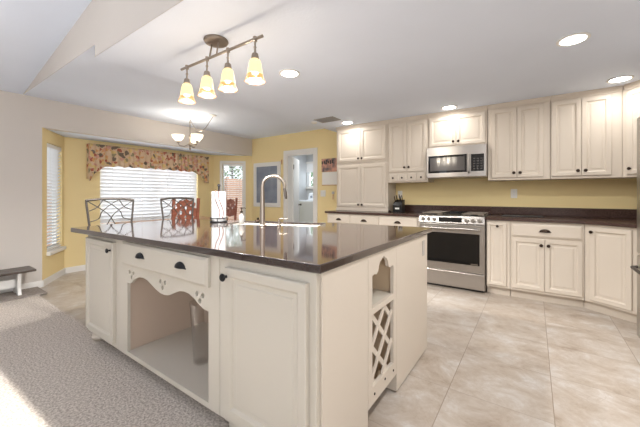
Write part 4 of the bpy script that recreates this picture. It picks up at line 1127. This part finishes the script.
# chandelier over the dining table
hx, hy = -4.42, 2.775
ch = thing('chandelier', 'small brushed nickel chandelier with frosted upturned glass bowls over the dining table', 'chandelier', (hx, hy, 2.30))
mb = MB(); mb.lathe((hx, hy, 0), [(0.0, 1.875), (0.012, 1.885), (0.016, 1.90), (0.008, 1.912), (0.010, 1.93), (0.028, 1.96), (0.024, 1.985), (0.012, 2.0), (0.010, 2.08), (0.020, 2.10), (0.010, 2.12), (0.006, 2.14), (0.006, 2.30), (0.012, 2.305), (0.010, 2.32), (0, 2.325)], 18); mb.build('column', M_nickel, ch, smooth=True)
for k in range(3):
    a_ = math.radians(-57.9+180-90 + 118*k - 28)
    v = Vector((math.cos(a_), math.sin(a_), 0)); c0 = Vector((hx, hy, 0))
    mb = MB(); mb.tube([c0+v*0.02+Vector((0, 0, 1.965)), c0+v*0.08+Vector((0, 0, 1.93)), c0+v*0.15+Vector((0, 0, 1.94)), c0+v*0.17+Vector((0, 0, 1.975))], 0.007, 8); ar = mb.build('arm', M_nickel, ch, smooth=True)
    mb = MB(); p = c0+v*0.17+Vector((0, 0, 1.976))
    mb.lathe(p, [(0.018, 0), (0.024, 0.02), (0.020, 0.03)], 14); mb.build('lamp_cup', M_nickel, ar, smooth=True)
    mb = MB(); mb.lathe(p, [(0.022, 0.031), (0.05, 0.045), (0.075, 0.075), (0.092, 0.125), (0.088, 0.125), (0.072, 0.078), (0.047, 0.050), (0.020, 0.036)], 28); mb.build('glass_bowl', M_bowl, ar, smooth=True)
    l = bpy.data.lights.new('lamp_light', 'POINT'); l.energy = 0.85; l.color = (1, 0.93, 0.84); l.shadow_soft_size = 0.03
    o = bpy.data.objects.new('lamp_light', l); COL.objects.link(o); o.parent = ch; o.location = p+Vector((0, 0, 0.12))-ch.location
# swag chain from column top to ceiling hook, and to the ceiling canopy
kx, ky = -4.07, 2.939
mb = MB()
mb.lathe((kx, ky, ZB), [(0.055, -0.001), (0.052, -0.012), (0.02, -0.022), (0.006, -0.03), (0, -0.03)], 18); mb.build('canopy', M_plate, ch, smooth=True)
pts = [(hx, hy, 2.325), (hx, hy, 2.404)]
mb = MB(); mb.tube(pts, 0.005, 8); mb.build('hanging_hook', M_nickel, ch, smooth=True)
pts = []
for k in range(17):
    q = k/16; pts.append((hx+(kx-hx)*q, hy+(ky-hy)*q, 2.36+(2.385-2.36)*q-0.25*math.sin(PI*q)*(1-0.35*q)))
mb = MB(); mb.tube(pts, 0.004, 7); mb.build('swag_cord', M_nickel, ch, smooth=True)

# fill uplights added out of view behind the camera, shaped as floor lamps
def add_uplight(x, y, label, power):
    t = thing('fill_uplight', label, 'added uplight', (x, y, 0.012), 0, None)
    mb = MB(); mb.lathe((x, y, 0.0125), [(0.14, 0), (0.14, 0.02), (0.03, 0.035), (0.012, 0.06)], 28); mb.build('base', M_bronze, t, smooth=True)
    mb = MB(); mb.lathe((x, y, 0.073), [(0.012, 0), (0.012, 1.60)], 14); mb.build('pole', M_bronze, t, smooth=True)
    mb = MB(); mb.lathe((x, y, 1.674), [(0.02, 0), (0.10, 0.03), (0.19, 0.09), (0.186, 0.09), (0.098, 0.036), (0.015, 0.008)], 28); mb.build('lamp_bowl', M_bronze, t, smooth=True)
    area('lamp_light', (0, 0, 1.745), (PI, 0, 0), 0.28, 0.28, power, (1, 0.975, 0.95), parent=t, shape='DISK')
add_uplight(-2.9, -0.9, 'added unseen fill uplight with a bronze bowl, the one nearer the left wall', 9.5)
add_uplight(0.9, -1.3, 'added unseen fill uplight with a bronze bowl, the one nearer the right wall', 6)

# ================================================================== LEFT: bench and floor sheet
bn = thing('bench', 'low bench with dark plank seat and white shaped legs against the left wall', 'bench', (-4.97, 0.6, 0.012))
MB().box(-5.10, -4.80, 0.05, 1.05, 0.280, 0.305).build('seat', M_darkwood, bn, bevel=0.004)
for y in (0.14, 0.90):
    FL = lambda u, z, n, y=y: (u, y+n, z)
    MB().holed([(-5.07, 0.024), (-5.00, 0.024), (-4.985, 0.05), (-4.925, 0.05), (-4.91, 0.024), (-4.84, 0.024), (-4.87, 0.10), (-4.865, 0.18), (-4.84, 0.279), (-5.07, 0.279), (-5.045, 0.18), (-5.04, 0.10)], [], 0, 0.03, FL).build('trestle_leg', M_white, bn)
MB().box(-4.972, -4.945, 0.171, 0.899, 0.10, 0.20).build('stretcher', M_white, bn)
mb = MB(); mb.prism([(-5.13, -0.35), (-4.72, -0.35), (-4.72, 1.13), (-5.13, 1.13)], 0.0125, 0.022)  # thin flat grey-brown sheet under the bench
tag(mb.build('floor_sheet', M_floor_sheet), 'thin grey-brown sheet on the floor under the bench', 'mat')

# ================================================================== washer
wx0, wx1, wy0, wy1 = -4.93, -4.25, 5.95, 6.62
ws = thing('washing_machine', 'white top-loading washing machine seen through the laundry doorway', 'washing machine', (-4.6, 6.3, 0))
MB().box(wx0, wx1, wy0, wy1, 0.01, 1.02).build('body', M_appliance, ws, bevel=0.015, seg=3)
MB().box(wx0+0.04, wx1-0.04, wy0+0.03, wy1-0.15, 1.021, 1.04).build('lid', M_appliance, ws, bevel=0.008)
mb = MB(); mb.add([(x, y, z) for x in (wx0+0.01, wx1-0.01) for y, z in ((wy1-0.14, 1.021), (wy1-0.09, 1.20), (wy1-0.01, 1.22), (wy1-0.01, 1.021))],
    [(0, 1, 2, 3), (7, 6, 5, 4), (0, 4, 5, 1), (1, 5, 6, 2), (2, 6, 7, 3), (3, 7, 4, 0)]); mb.build('control_console', M_appliance, ws, bevel=0.01)
FWs = frame((0, wy1-0.115), (1, 0), (0, -1))
for k, u in enumerate((wx0+0.12, wx0+0.36, wx0+0.5)):
    mb = MB(); mb.lathe((0, 0, 0), [(0.03, 0), (0.028, 0.02), (0, 0.022)], 16, T=axis_T(FWs, u, 1.12, 0.0)); mb.build('dial', M_iron if k else M_chalk, ws, smooth=True)
